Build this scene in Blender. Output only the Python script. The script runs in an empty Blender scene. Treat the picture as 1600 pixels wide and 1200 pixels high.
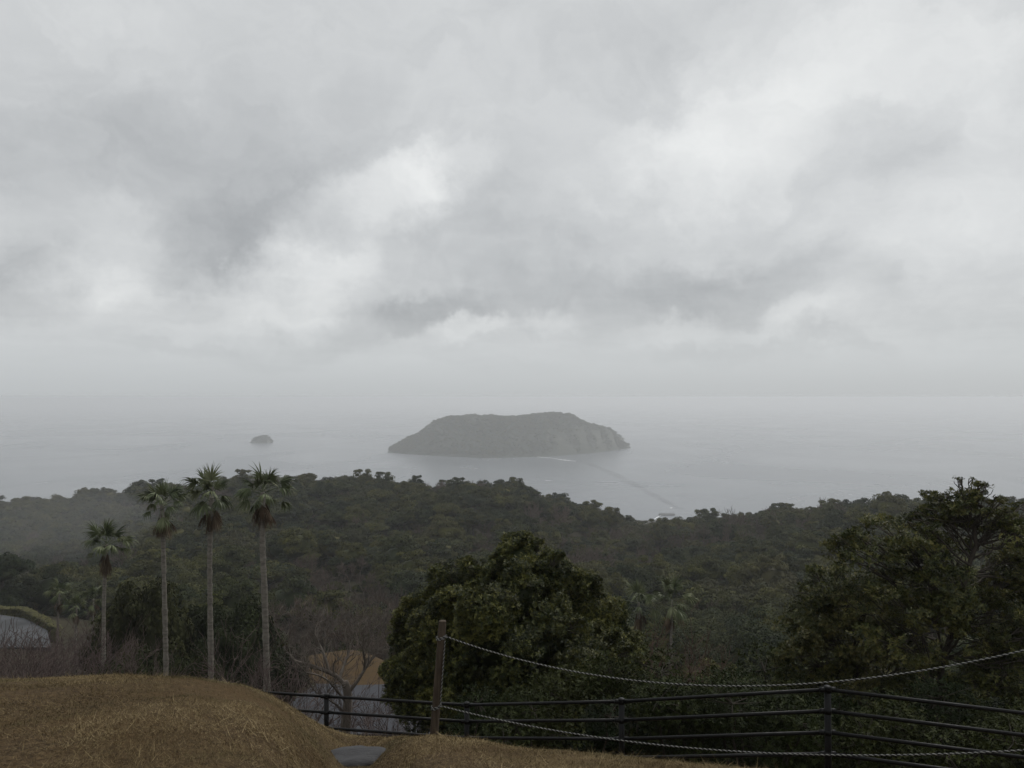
import bpy, math, random
import numpy as np
from mathutils import Vector, Matrix

scene = bpy.context.scene
COL = scene.collection
R = math.radians
EYE = 200.0            # camera height above the sea, metres
RNG = np.random.default_rng(7)
random.seed(7)

# ------------------------------------------------------------------ camera
cam_data = bpy.data.cameras.new('camera')
cam = bpy.data.objects.new('camera', cam_data)
COL.objects.link(cam)
cam.location = (0, 0, EYE)
cam.rotation_euler = (R(90.955), 0, 0)
cam_data.sensor_width = 36.0
cam_data.lens = 27.0
cam_data.clip_start = 0.1
cam_data.clip_end = 150000.0
scene.camera = cam

# ------------------------------------------------------------------ sky
world = bpy.data.worlds.new('World')
scene.world = world
world.use_nodes = True
nt = world.node_tree
nt.nodes.clear()
SUN_EL, SUN_AZ = R(48), R(35)


class NB:
    """small node-building helper"""
    def __init__(self, tree):
        self.t = tree

    def n(self, kind, **kw):
        nd = self.t.nodes.new(kind)
        for k, v in kw.items():
            setattr(nd, k, v)
        return nd

    def put(self, sock, v):
        if isinstance(v, bpy.types.NodeSocket):
            self.t.links.new(v, sock)
        else:
            sock.default_value = v

    def math(self, op, a, b=0.0, c=0.0, clamp=False):
        nd = self.n('ShaderNodeMath', operation=op, use_clamp=clamp)
        for s, v in zip(nd.inputs, (a, b, c)):
            self.put(s, v)
        return nd.outputs[0]

    def vmath(self, op, a, b=(0, 0, 0), scale=None):
        nd = self.n('ShaderNodeVectorMath', operation=op)
        self.put(nd.inputs[0], a)
        self.put(nd.inputs[1], b)
        if scale is not None:
            self.put(nd.inputs['Scale'], scale)
        return nd.outputs['Value'] if op in ('LENGTH', 'DOT_PRODUCT') else nd.outputs[0]

    def noise(self, vec, scale, detail=4.0, rough=0.5, out='Fac', dist=0.0):
        nd = self.n('ShaderNodeTexNoise')
        if vec is not None:
            self.put(nd.inputs['Vector'], vec)
        nd.inputs['Scale'].default_value = scale
        nd.inputs['Detail'].default_value = detail
        nd.inputs['Roughness'].default_value = rough
        nd.inputs['Distortion'].default_value = dist
        return nd.outputs[out]

    def ramp(self, fac, stops):
        nd = self.n('ShaderNodeValToRGB')
        els = nd.color_ramp.elements
        while len(els) < len(stops):
            els.new(0.5)
        for e, (p, c) in zip(els, stops):
            e.position = p
            e.color = (c[0], c[1], c[2], 1)
        self.put(nd.inputs['Fac'], fac)
        return nd.outputs['Color']

    def mix(self, fac, a, b):
        nd = self.n('ShaderNodeMix', data_type='RGBA')
        self.put(nd.inputs[0], fac)
        self.put(nd.inputs[6], a if isinstance(a, bpy.types.NodeSocket) else (*a, 1))
        self.put(nd.inputs[7], b if isinstance(b, bpy.types.NodeSocket) else (*b, 1))
        return nd.outputs[2]

    def maprange(self, v, a, b, c, d, smooth=True):
        nd = self.n('ShaderNodeMapRange', interpolation_type='SMOOTHSTEP' if smooth else 'LINEAR')
        for s, x in zip(nd.inputs, (v, a, b, c, d)):
            self.put(s, x)
        return nd.outputs[0]


def px_dir(px, py):
    """azimuth and elevation (radians) of a point of the photograph's 1600 x 1200 frame"""
    x, z = (px - 800) / 1200.0, (620 - py) / 1200.0
    return math.atan2(x, 1.0), math.atan2(z, math.hypot(x, 1.0))


W = NB(nt)
tc = W.n('ShaderNodeTexCoord')
dirv = W.vmath('NORMALIZE', tc.outputs['Generated'])
sep = W.n('ShaderNodeSeparateXYZ')
nt.links.new(dirv, sep.inputs[0])
dx, dy, dz = sep.outputs
az = W.math('ARCTAN2', dx, dy)
el = W.math('ARCSINE', dz)
# cloud deck seen in perspective: direction projected on a horizontal layer
den = W.math('ADD', W.math('MAXIMUM', dz, 0.0), 0.10)
cp = W.n('ShaderNodeCombineXYZ')
W.put(cp.inputs[0], W.math('DIVIDE', dx, den))
W.put(cp.inputs[1], W.math('DIVIDE', dy, den))
deck = W.noise(cp.outputs[0], 0.75, 7.0, 0.55, dist=0.3)
deck2 = W.noise(cp.outputs[0], 2.3, 6.0, 0.6, dist=0.5)
# position in azimuth / elevation, ruffled so that the cloud masses get torn edges
pos = W.n('ShaderNodeCombineXYZ')
W.put(pos.inputs[0], az)
W.put(pos.inputs[1], el)
warp = W.vmath('SUBTRACT', W.noise(dirv, 5.0, 7.0, 0.58, 'Color'), (0.5, 0.5, 0.5))
warp2 = W.vmath('SUBTRACT', W.noise(dirv, 15.0, 8.0, 0.68, 'Color'), (0.5, 0.5, 0.5))
p1 = W.vmath('ADD', pos.outputs[0], W.vmath('SCALE', warp, scale=0.17))
p1 = W.vmath('ADD', p1, W.vmath('SCALE', warp2, scale=0.085))
p1 = W.vmath('MULTIPLY', p1, (1, 1, 0))
# brightness masses of the overcast: (px, py, half width, half height, tilt, amount)
CLOUDS = [
    # half width, half height, tilt, amount, edge (1 = soft, 0 = crisp)
    (330, 300, 380, 190, 0, -0.08, 1), (345, 390, 150, 100, 0, -0.09, .6), (500, 310, 230, 110, -18, -0.05, .8),
    (30, 430, 110, 80, 0, -0.10, .7), (150, 200, 160, 90, 0, -0.03, 1),
    (165, 390, 160, 90, -14, 0.10, .8), (130, 425, 120, 40, 0, 0.04, .8), (560, 350, 230, 75, -28, 0.12, .6), (640, 300, 120, 46, -32, 0.08, .7), (700, 250, 80, 66, -40, 0.05, 1),
    (450, 430, 190, 60, -10, 0.09, .6), (300, 480, 260, 60, 0, 0.05, 1),
    (570, 510, 260, 44, -8, -0.11, .8), (680, 490, 130, 38, -14, -0.06, .6), (330, 542, 190, 18, 0, -0.05, .5),
    (755, 515, 80, 30, -20, 0.10, .4), (770, 385, 110, 120, 0, -0.05, 1),
    (1175, 442, 240, 60, 3, -0.12, .9), (1010, 425, 320, 100, 0, -0.05, 1), (860, 445, 120, 75, 0, -0.05, .8),
    (1230, 185, 300, 120, -14, 0.14, 1), (1140, 200, 150, 60, -10, 0.07, .8), (1570, 190, 170, 210, 0, 0.09, 1), (1350, 330, 420, 260, 0, 0.06, 1),
    (960, 260, 160, 130, 0, 0.05, 1), (1375, 240, 150, 75, -15, -0.06, .8), (1420, 395, 130, 65, -15, 0.05, .8),
    (880, 485, 56, 32, 10, 0.09, .6), (1045, 503, 84, 30, -15, 0.06, .7), (1265, 490, 120, 32, -12, 0.06, .8),
    (1100, 545, 150, 20, 0, -0.06, .5), (1345, 545, 110, 18, 5, -0.05, .5), (1500, 470, 130, 50, 0, -0.04, 1),
    (1000, 70, 190, 110, 0, -0.04, 1), (150, 60, 250, 90, 0, 0.02, 1), (1350, 60, 330, 110, 0, 0.06, 1),
]
total = None
for (cx, cy, rx, ry, rot, amp, edge) in CLOUDS:
    a0, e0 = px_dir(cx, cy)
    k = math.cos(a0) ** 2
    mp = W.n('ShaderNodeMapping', vector_type='TEXTURE')
    mp.inputs['Location'].default_value = (a0, e0, 0)
    mp.inputs['Rotation'].default_value = (0, 0, R(-rot))
    mp.inputs['Scale'].default_value = (rx * 1.25 / 1200 * k, ry * 1.25 / 1200 * math.cos(a0), 1)
    W.put(mp.inputs['Vector'], p1)
    gr = W.n('ShaderNodeTexGradient', gradient_type='SPHERICAL')
    W.put(gr.inputs['Vector'], mp.outputs[0])
    bell = W.maprange(gr.outputs['Fac'], 0.22 - 0.22 * edge, 0.42 + 0.43 * edge, 0.0, 1.0)
    total = W.math('MULTIPLY', bell, amp) if total is None else W.math('MULTIPLY_ADD', bell, amp, total)
base = W.math('ADD', 0.605, W.math('MULTIPLY', W.math('SUBTRACT', deck, 0.5), 0.17))
base = W.math('ADD', base, W.math('MULTIPLY', W.math('SUBTRACT', deck2, 0.5), 0.10))
# torn small-scale cloud texture, flattened sideways as clouds are
fine = W.noise(W.vmath('MULTIPLY', p1, (1, 1.7, 1)), 6.5, 9.0, 0.62, dist=0.7)
base = W.math('ADD', base, W.math('MULTIPLY', W.math('SUBTRACT', fine, 0.5), 0.24))
lum = W.math('ADD', base, W.math('MULTIPLY', total, 0.96))
# an overcast sky is brighter overhead than at the horizon
lum = W.math('ADD', lum, W.maprange(el, R(15), R(90), 0.0, 0.22, False))
# thick grey air low over the sea
lowmix = W.maprange(el, R(0.3), R(6.5), 0.0, 1.0)
lum = W.math('ADD', W.math('MULTIPLY', lum, lowmix), W.math('MULTIPLY', W.math('SUBTRACT', 1.0, lowmix), W.maprange(el, R(-0.5), R(4.0), 0.528, 0.60)))
tint = W.mix(W.maprange(lum, 0.40, 0.85, 0.0, 1.0, False), (0.955, 0.99, 1.02), (0.985, 1.0, 0.995))
tint = W.mix(W.math('MULTIPLY', W.math('SUBTRACT', 1.0, lowmix), 0.8), tint, (0.950, 1.0, 1.03))
cloudc = W.vmath('SCALE', tint, scale=lum)
sky = W.n('ShaderNodeTexSky', sky_type='NISHITA')
sky.sun_disc = False
sky.sun_elevation = SUN_EL
sky.sun_rotation = SUN_AZ
skyc = W.vmath('SCALE', sky.outputs[0], scale=0.10)
allsky = W.mix(0.97, skyc, cloudc)      # almost full cloud cover over the clear sky
bg = W.n('ShaderNodeBackground')
W.put(bg.inputs['Color'], allsky)
bg.inputs['Strength'].default_value = 1.0
wo = W.n('ShaderNodeOutputWorld')
nt.links.new(bg.outputs[0], wo.inputs['Surface'])

# ------------------------------------------------------------------ sun behind the clouds
sun_data = bpy.data.lights.new('sun', 'SUN')
sun_data.energy = 1.25
sun_data.angle = R(24)
sun_data.color = (1.0, 0.97, 0.93)
sun = bpy.data.objects.new('sun', sun_data)
COL.objects.link(sun)
sd = Vector((math.sin(SUN_AZ) * math.cos(SUN_EL), math.cos(SUN_AZ) * math.cos(SUN_EL), math.sin(SUN_EL)))
sun.rotation_euler = sd.to_track_quat('Z', 'Y').to_euler()
sun.location = (0, 0, EYE + 60)

scene.view_settings.view_transform = 'Standard'
scene.view_settings.look = 'None'
scene.view_settings.exposure = 0.0
scene.view_settings.gamma = 1.0
scene.view_settings.use_curve_mapping = False
scene.render.engine = 'CYCLES'
scene.cycles.max_bounces = 5
scene.cycles.diffuse_bounces = 3
scene.cycles.volume_bounces = 1
scene.cycles.transparent_max_bounces = 12

# ------------------------------------------------------------------ mesh helpers


def make_mesh(name, V, faces, attrs=None, smooth=False):
    """V (n,3); faces: list of (m,k) index arrays"""
    me = bpy.data.meshes.new(name)
    V = np.asarray(V, dtype=np.float32)
    me.vertices.add(len(V))
    me.vertices.foreach_set('co', V.ravel())
    faces = [np.asarray(f, dtype=np.int32) for f in faces if len(f)]
    nl = sum(f.size for f in faces)
    npoly = sum(len(f) for f in faces)
    me.loops.add(nl)
    me.loops.foreach_set('vertex_index', np.concatenate([f.ravel() for f in faces]))
    me.polygons.add(npoly)
    tot = np.concatenate([np.full(len(f), f.shape[1], dtype=np.int32) for f in faces])
    start = np.concatenate([[0], np.cumsum(tot)[:-1]]).astype(np.int32)
    me.polygons.foreach_set('loop_start', start)
    me.polygons.foreach_set('loop_total', tot)
    if smooth:
        me.polygons.foreach_set('use_smooth', np.ones(npoly, dtype=bool))
    me.update(calc_edges=True)
    for k, arr in (attrs or {}).items():
        at = me.attributes.new(k, 'FLOAT', 'POINT')
        at.data.foreach_set('value', np.asarray(arr, dtype=np.float32))
    return me


class MB:
    """collects pieces of one mesh"""
    def __init__(self):
        self.v, self.f, self.a, self.n = [], {3: [], 4: []}, [], 0

    def add(self, V, F, a=0.5):
        V = np.asarray(V, float)
        F = np.asarray(F, int)
        if not len(V):
            return
        self.v.append(V)
        self.f[F.shape[1]].append(F + self.n)
        self.a.append(np.full(len(V), a) if np.isscalar(a) else np.asarray(a))
        self.n += len(V)

    def tube(self, P, rad, sides=6, cap=True, a=0.5):
        P = np.asarray(P, float)
        n = len(P)
        rad = np.broadcast_to(np.asarray(rad, float), (n,))
        T = np.gradient(P, axis=0)
        T /= np.linalg.norm(T, axis=1, keepdims=True) + 1e-9
        ref = np.array([0, 0, 1.0]) if abs(T[:, 2]).mean() < 0.8 else np.array([1.0, 0, 0])
        A = np.cross(T, ref)
        A /= np.linalg.norm(A, axis=1, keepdims=True) + 1e-9
        B = np.cross(T, A)
        th = np.arange(sides) / sides * 2 * math.pi
        ring = A[:, None, :] * np.cos(th)[None, :, None] + B[:, None, :] * np.sin(th)[None, :, None]
        V = P[:, None, :] + ring * rad[:, None, None]
        V = V.reshape(-1, 3)
        i, j = np.meshgrid(np.arange(n - 1), np.arange(sides), indexing='ij')
        j2 = (j + 1) % sides
        F = np.stack([i * sides + j, (i + 1) * sides + j, (i + 1) * sides + j2, i * sides + j2], -1).reshape(-1, 4)
        if cap:
            V = np.concatenate([V, P[:1], P[-1:]])
            k = np.arange(sides)
            c0 = np.stack([np.full(sides, n * sides), k, (k + 1) % sides], -1)
            c1 = np.stack([np.full(sides, n * sides + 1), (n - 1) * sides + (k + 1) % sides, (n - 1) * sides + k], -1)
            self.add(V, F, a)
            self.f[3].append(np.concatenate([c0, c1]) + self.n - len(V))
        else:
            self.add(V, F, a)

    def box(self, c, s, rz=0.0, a=0.5):
        c, s = np.asarray(c, float), np.asarray(s, float) / 2
        q = np.array([[x, y, z] for z in (-1, 1) for y in (-1, 1) for x in (-1, 1)], float) * s
        co, si = math.cos(rz), math.sin(rz)
        q = np.stack([q[:, 0] * co - q[:, 1] * si, q[:, 0] * si + q[:, 1] * co, q[:, 2]], -1) + c
        F = [[0, 2, 3, 1], [4, 5, 7, 6], [0, 1, 5, 4], [2, 6, 7, 3], [0, 4, 6, 2], [1, 3, 7, 5]]
        self.add(q, F, a)

    def mesh(self, name, smooth=False):
        fs = [np.concatenate(x) for x in (self.f[4], self.f[3]) if x]
        return make_mesh(name, np.concatenate(self.v), fs, {'rnd': np.concatenate(self.a)}, smooth)


def link(name, me, mat=None, parent=None, loc=(0, 0, 0), rz=0.0, sc=None):
    o = bpy.data.objects.new(name, me)
    COL.objects.link(o)
    if mat is not None and me is not None and not me.materials:
        me.materials.append(mat)
    o.parent = parent
    o.location = loc
    o.rotation_euler = (0, 0, rz)
    if sc is not None:
        o.scale = sc if hasattr(sc, '__len__') else (sc, sc, sc)
    return o


def tag(o, label=None, cat=None, group=None, kind=None):
    for k, v in (('label', label), ('category', cat), ('group', group), ('kind', kind)):
        if v:
            o[k] = v
    return o


def at(px, py, D):
    """a point at depth D that the photograph shows at px, py"""
    return np.array([D * (px - 800) / 1200.0, D, EYE + D * (620 - py) / 1200.0])


class Wave3:
    """cheap smooth 3D noise, about -1..1"""
    def __init__(self, seed, freq, n=7):
        r = np.random.default_rng(seed)
        self.k = r.normal(size=(n, 3)) * freq
        self.p = r.uniform(0, 6.28, n)
        self.n = n

    def __call__(self, P):
        return np.sin(P @ self.k.T + self.p).sum(1) / math.sqrt(self.n) * 0.9


# ------------------------------------------------------------------ materials


def new_mat(name):
    m = bpy.data.materials.new(name)
    m.use_nodes = True
    m.node_tree.nodes.clear()
    b = NB(m.node_tree)
    out = b.n('ShaderNodeOutputMaterial')
    pr = b.n('ShaderNodeBsdfPrincipled')
    m.node_tree.links.new(pr.outputs[0], out.inputs['Surface'])
    return m, b, pr


def bump(b, pr, height, strength=0.4, dist=0.02):
    bp = b.n('ShaderNodeBump')
    bp.inputs['Strength'].default_value = strength
    bp.inputs['Distance'].default_value = dist
    b.put(bp.inputs['Height'], height)
    b.put(pr.inputs['Normal'], bp.outputs[0])


def leaf_mat(name, cols, rough=0.55, spec=0.35, transl=0.15, own=0.62, stand=False):
    """foliage: colour differs from plant to plant (Object Info random) and from leaf to leaf"""
    m, b, pr = new_mat(name)
    at_ = b.n('ShaderNodeAttribute', attribute_name='rnd')
    oi = b.n('ShaderNodeObjectInfo')
    n = len(cols)
    f = b.math('ADD', b.math('MULTIPLY', oi.outputs['Random'], own), b.math('MULTIPLY', at_.outputs['Fac'], 1.0 - own))
    c = b.ramp(f, [(i / (n - 1), cols[i]) for i in range(n)])
    tco = b.n('ShaderNodeTexCoord')
    nz = b.noise(tco.outputs['Object'], 0.9, 2.0)
    if stand:
        geo = b.n('ShaderNodeNewGeometry')
        st = b.noise(b.vmath('MULTIPLY', geo.outputs['Position'], (1, 1, 0.3)), 0.022, 3.0, 0.6, dist=0.6)
        c = b.mix(b.maprange(st, 0.54, 0.70, 0, 0.5), c, (0.066, 0.056, 0.026))
        c = b.mix(b.maprange(st, 0.46, 0.32, 0, 0.75), c, (0.013, 0.024, 0.011))
    hs = b.n('ShaderNodeHueSaturation')
    b.put(hs.inputs['Color'], c)
    b.put(hs.inputs['Value'], b.maprange(nz, 0.3, 0.7, 0.75, 1.3))
    b.put(hs.inputs['Hue'], b.maprange(at_.outputs['Fac'], 0, 1, 0.49, 0.51, False))
    b.put(pr.inputs['Base Color'], hs.outputs[0])
    pr.inputs['Roughness'].default_value = rough
    pr.inputs['Specular IOR Level'].default_value = spec
    if transl > 0:
        tr = b.n('ShaderNodeBsdfTranslucent')
        b.put(tr.inputs['Color'], hs.outputs[0])
        mx = b.n('ShaderNodeMixShader')
        mx.inputs[0].default_value = transl
        m.node_tree.links.new(pr.outputs[0], mx.inputs[1])
        m.node_tree.links.new(tr.outputs[0], mx.inputs[2])
        out = [x for x in m.node_tree.nodes if x.type == 'OUTPUT_MATERIAL'][0]
        m.node_tree.links.new(mx.outputs[0], out.inputs['Surface'])
    return m


def bark_mat(name, c0, c1, scale=(8, 8, 2), rough=0.9):
    m, b, pr = new_mat(name)
    tco = b.n('ShaderNodeTexCoord')
    v = b.vmath('MULTIPLY', tco.outputs['Object'], scale)
    nz = b.noise(v, 1.0, 6.0, 0.65)
    b.put(pr.inputs['Base Color'], b.ramp(nz, [(0.3, c0), (0.7, c1)]))
    pr.inputs['Roughness'].default_value = rough
    pr.inputs['Specular IOR Level'].default_value = 0.2
    bump(b, pr, nz, 0.6, 0.02)
    return m


def plain_mat(name, c, rough=0.6, spec=0.4, metal=0.0, var=0.25, scale=6.0):
    m, b, pr = new_mat(name)
    tco = b.n('ShaderNodeTexCoord')
    nz = b.noise(tco.outputs['Object'], scale, 5.0, 0.6)
    b.put(pr.inputs['Base Color'], b.ramp(nz, [(0.3, [x * (1 - var) for x in c]), (0.7, [x * (1 + var) for x in c])]))
    b.put(pr.inputs['Roughness'], b.maprange(nz, 0.3, 0.7, max(0.05, rough - 0.1), min(1, rough + 0.1)))
    pr.inputs['Specular IOR Level'].default_value = spec
    pr.inputs['Metallic'].default_value = metal
    bump(b, pr, nz, 0.25, 0.01)
    return m


M = {}
M['ever'] = leaf_mat('forest_leaves', [(0.008, 0.017, 0.006), (0.021, 0.031, 0.008), (0.044, 0.050, 0.010), (0.080, 0.076, 0.014), (0.015, 0.027, 0.008), (0.056, 0.047, 0.016)], 0.7, 0.15, 0.05, 0.62, True)
M['bare_far'] = leaf_mat('winter_twigs', [(0.075, 0.058, 0.048), (0.11, 0.083, 0.066), (0.09, 0.078, 0.066)], 0.9, 0.1, 0.0)
M['centre_leaf'] = leaf_mat('glossy_dark_leaves', [(0.006, 0.012, 0.004), (0.029, 0.038, 0.010), (0.074, 0.078, 0.019), (0.155, 0.142, 0.038)], 0.5, 0.22, 0.06, 0.1)
M['right_leaf'] = leaf_mat('olive_leaves', [(0.012, 0.020, 0.005), (0.044, 0.054, 0.013), (0.096, 0.096, 0.026), (0.155, 0.128, 0.042)], 0.5, 0.25, 0.12, 0.1)
M['slope_leaf'] = leaf_mat('dull_slope_leaves', [(0.014, 0.020, 0.007), (0.028, 0.034, 0.011), (0.046, 0.044, 0.016)], 0.7, 0.12, 0.05)
M['shrub_leaf'] = leaf_mat('shrub_leaves', [(0.006, 0.012, 0.004), (0.018, 0.028, 0.007), (0.052, 0.056, 0.014)], 0.6, 0.12, 0.06)
M['palm_leaf'] = leaf_mat('palm_leaves', [(0.024, 0.036, 0.012), (0.068, 0.084, 0.032), (0.15, 0.158, 0.082)], 0.5, 0.3, 0.08)
M['palm_dead'] = leaf_mat('dead_palm_leaves', [(0.036, 0.024, 0.016), (0.085, 0.060, 0.040), (0.17, 0.130, 0.090)], 0.85, 0.1, 0.05)
M['bark'] = bark_mat('dark_bark', (0.030, 0.025, 0.020), (0.075, 0.064, 0.052))
M['bark_grey'] = bark_mat('grey_bark', (0.075, 0.062, 0.052), (0.19, 0.165, 0.14))
M['bark_purple'] = bark_mat('purple_brown_twigs', (0.040, 0.028, 0.026), (0.14, 0.105, 0.095))
M['bark_red'] = bark_mat('red_brown_twigs', (0.045, 0.026, 0.020), (0.105, 0.062, 0.048))
M['palm_bark'] = bark_mat('palm_bark', (0.085, 0.076, 0.064), (0.22, 0.20, 0.17), (3, 3, 9))
M['steel'] = plain_mat('black_painted_steel', (0.004, 0.0042, 0.0045), 0.5, 0.2, 0.0, 0.35, 20)
M['wood'] = bark_mat('weathered_post_wood', (0.030, 0.022, 0.016), (0.105, 0.082, 0.060), (28, 28, 3))
M['rope_white'] = plain_mat('white_rope_fibre', (0.22, 0.22, 0.205), 0.85, 0.2, 0, 0.25, 60)
M['rope_dark'] = plain_mat('dark_rope_fibre', (0.02, 0.02, 0.022), 0.85, 0.2, 0, 0.25, 60)
M['asphalt'] = plain_mat('wet_asphalt', (0.050, 0.052, 0.060), 0.8, 0.2, 0, 0.2, 0.35)
M['car_park'] = plain_mat('worn_car_park', (0.056, 0.058, 0.062), 0.75, 0.25, 0, 0.5, 0.22)
M['concrete'] = plain_mat('pale_concrete', (0.20, 0.20, 0.20), 0.8, 0.3, 0, 0.25, 0.4)
M['foam'] = plain_mat('sea_foam', (0.75, 0.76, 0.76), 0.8, 0.2, 0, 0.1, 0.2)
M['white_wall'] = plain_mat('white_painted_wall', (0.50, 0.50, 0.50), 0.8, 0.3, 0, 0.12, 1.5)
M['grey_roof'] = plain_mat('grey_roof_sheet', (0.13, 0.135, 0.15), 0.5, 0.4, 0, 0.2, 1.2)
M['dark_glass'] = plain_mat('dark_glass', (0.02, 0.022, 0.025), 0.15, 0.5, 0, 0.1, 1)
M['red_wall'] = plain_mat('red_brown_wall', (0.14, 0.070, 0.048), 0.9, 0.2, 0, 0.3, 0.8)

# rock
m, b, pr = new_mat('grey_stone')
tco = b.n('ShaderNodeTexCoord')
nz = b.noise(b.vmath('MULTIPLY', tco.outputs['Object'], (10, 60, 60)), 1.0, 6.0, 0.6, dist=0.6)
nz2 = b.noise(tco.outputs['Object'], 14.0, 4.0)
b.put(pr.inputs['Base Color'], b.mix(nz2, b.ramp(nz, [(0.3, (0.016, 0.016, 0.018)), (0.7, (0.046, 0.046, 0.050))]), (0.030, 0.029, 0.030)))
pr.inputs['Roughness'].default_value = 0.75
bump(b, pr, nz, 0.7, 0.01)
M['stone'] = m

# dry grass blades
m, b, pr = new_mat('dry_grass_blades')
at_ = b.n('ShaderNodeAttribute', attribute_name='rnd')
geo = b.n('ShaderNodeNewGeometry')
pn = b.noise(geo.outputs['Position'], 1.3, 5.0, 0.6)
f = b.math('ADD', b.math('MULTIPLY', at_.outputs['Fac'], 0.65), b.math('MULTIPLY', b.maprange(pn, 0.3, 0.7, 0, 1), 0.35))
b.put(pr.inputs['Base Color'], b.ramp(f, [(0.0, (0.030, 0.021, 0.010)), (0.35, (0.105, 0.074, 0.034)), (0.7, (0.225, 0.170, 0.085)), (1.0, (0.38, 0.30, 0.17))]))
pr.inputs['Roughness'].default_value = 0.8
pr.inputs['Specular IOR Level'].default_value = 0.15
M['blades'] = m
bc_ = pr.inputs['Base Color'].links[0].from_socket
p2 = b.noise(geo.outputs['Position'], 0.75, 6.0, 0.65, dist=0.5)
b.put(pr.inputs['Base Color'], b.mix(b.maprange(p2, 0.50, 0.66, 0, 0.62), bc_, (0.062, 0.056, 0.024)))

# ground: dry turf on the mound and in the clearing, leaf litter under the trees
m, b, pr = new_mat('hillside_ground')
geo = b.n('ShaderNodeNewGeometry')
at_ = b.n('ShaderNodeAttribute', attribute_name='turf')
n1 = b.noise(geo.outputs['Position'], 1.1, 6.0, 0.6)
n2 = b.noise(b.vmath('MULTIPLY', geo.outputs['Position'], (1, 1, 2)), 26.0, 6.0, 0.7, dist=0.8)
n3 = b.noise(geo.outputs['Position'], 0.15, 6.0, 0.65)
turf = b.mix(b.maprange(n2, 0.3, 0.7, 0, 1), (0.026, 0.017, 0.009), (0.115, 0.078, 0.040))
turf = b.mix(b.maprange(n1, 0.35, 0.7, 0, 0.6), turf, (0.090, 0.056, 0.024))
litter = b.mix(b.maprange(n3, 0.3, 0.7, 0, 1), (0.022, 0.019, 0.012), (0.050, 0.044, 0.026))
b.put(pr.inputs['Base Color'], b.mix(at_.outputs['Fac'], litter, turf))
pr.inputs['Roughness'].default_value = 0.95
pr.inputs['Specular IOR Level'].default_value = 0.1
bump(b, pr, n2, 0.7, 0.03)
M['ground'] = m

# sea
m, b, pr = new_mat('grey_sea')
geo = b.n('ShaderNodeNewGeometry')
sv = b.vmath('MULTIPLY', geo.outputs['Position'], (0.001, 0.0007, 0.001))
wn = b.noise(sv, 2.2, 6.0, 0.55, dist=0.8)
pr.inputs['Base Color'].default_value = (0.15, 0.165, 0.186, 1)
b.put(pr.inputs['Roughness'], b.maprange(wn, 0.3, 0.7, 0.20, 0.30))
pr.inputs['IOR'].default_value = 1.333
wv = b.noise(b.vmath('MULTIPLY', geo.outputs['Position'], (0.05, 0.09, 0.05)), 1.0, 5.0, 0.6)
bump(b, pr, wv, 0.12, 0.5)
M['sea'] = m

# shallow water over the sandbar, soft at its edges
m, b, pr = new_mat('shallow_bar_water')
at_ = b.n('ShaderNodeAttribute', attribute_name='rnd')
geo = b.n('ShaderNodeNewGeometry')
pr.inputs['Base Color'].default_value = (0.06, 0.06, 0.055, 1)
pr.inputs['Roughness'].default_value = 0.6
nz = b.noise(geo.outputs['Position'], 0.02, 5.0, 0.6)
tr = b.n('ShaderNodeBsdfTransparent')
mx = b.n('ShaderNodeMixShader')
b.put(mx.inputs[0], b.math('MULTIPLY', at_.outputs['Fac'], b.maprange(nz, 0.25, 0.75, 0.05, 0.20)))
m.node_tree.links.new(tr.outputs[0], mx.inputs[1])
m.node_tree.links.new(pr.outputs[0], mx.inputs[2])
out = [x for x in m.node_tree.nodes if x.type == 'OUTPUT_MATERIAL'][0]
m.node_tree.links.new(mx.outputs[0], out.inputs['Surface'])
M['bar'] = m

# island rock and scrub
m, b, pr = new_mat('island_ground')
geo = b.n('ShaderNodeNewGeometry')
sx = b.n('ShaderNodeSeparateXYZ')
b.put(sx.inputs[0], geo.outputs['Normal'])
nz = b.noise(b.vmath('MULTIPLY', geo.outputs['Position'], (1, 1, 2.5)), 0.03, 6.0, 0.65)
f = b.math('ADD', b.math('MULTIPLY', b.math('SUBTRACT', 1.0, sx.outputs[2]), 1.1), b.math('SUBTRACT', nz, 0.5))
b.put(pr.inputs['Base Color'], b.ramp(f, [(0.25, (0.020, 0.028, 0.013)), (0.5, (0.06, 0.062, 0.040)), (0.8, (0.24, 0.23, 0.19))]))
pr.inputs['Roughness'].default_value = 0.95
M['island'] = m

# ------------------------------------------------------------------ terrain shape (heights relative to the eye)
T_PX = np.array([-800, 0, 100, 200, 300, 380, 430, 480, 515, 545, 580, 630, 690, 760, 800, 900, 1000, 1150, 1200, 1600, 2400], float)
T_V = np.array([.45, .366, .3645, .362, .3645, .3745, .3885, .412, .430, .438, .440, .441, .438, .4435, .450, .458, .4645, .481, .485, .52, .45])
C_PX = np.array([-800, 0, 300, 400, 450, 500, 540, 580, 615, 650, 690, 800, 1000, 1200, 1600, 2400], float)
C_V = np.array([6, 7, 7, 7.2, 7.6, 9.0, 10.4, 10.2, 8.0, 6.4, 6, 5.8, 5.4, 5, 5, 6])
ROWS = np.array([10, 14, 20, 30, 45, 60, 75, 85, 95, 120, 150, 200, 250, 300, 350, 450, 550, 600, 700, 900, 1200, 1400, 1700], float)
MCOL = np.array([-800, 0, 400, 560, 800, 1000, 1200, 1400, 1600, 2400], float)
_e = [-4.6, -7, -10.5, -16, -22, -28, -33, -36, -39, -44, -50, -58, -66, -74, -80, -84, -86, -88, -100, -140, -190, -210, -212]
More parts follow.
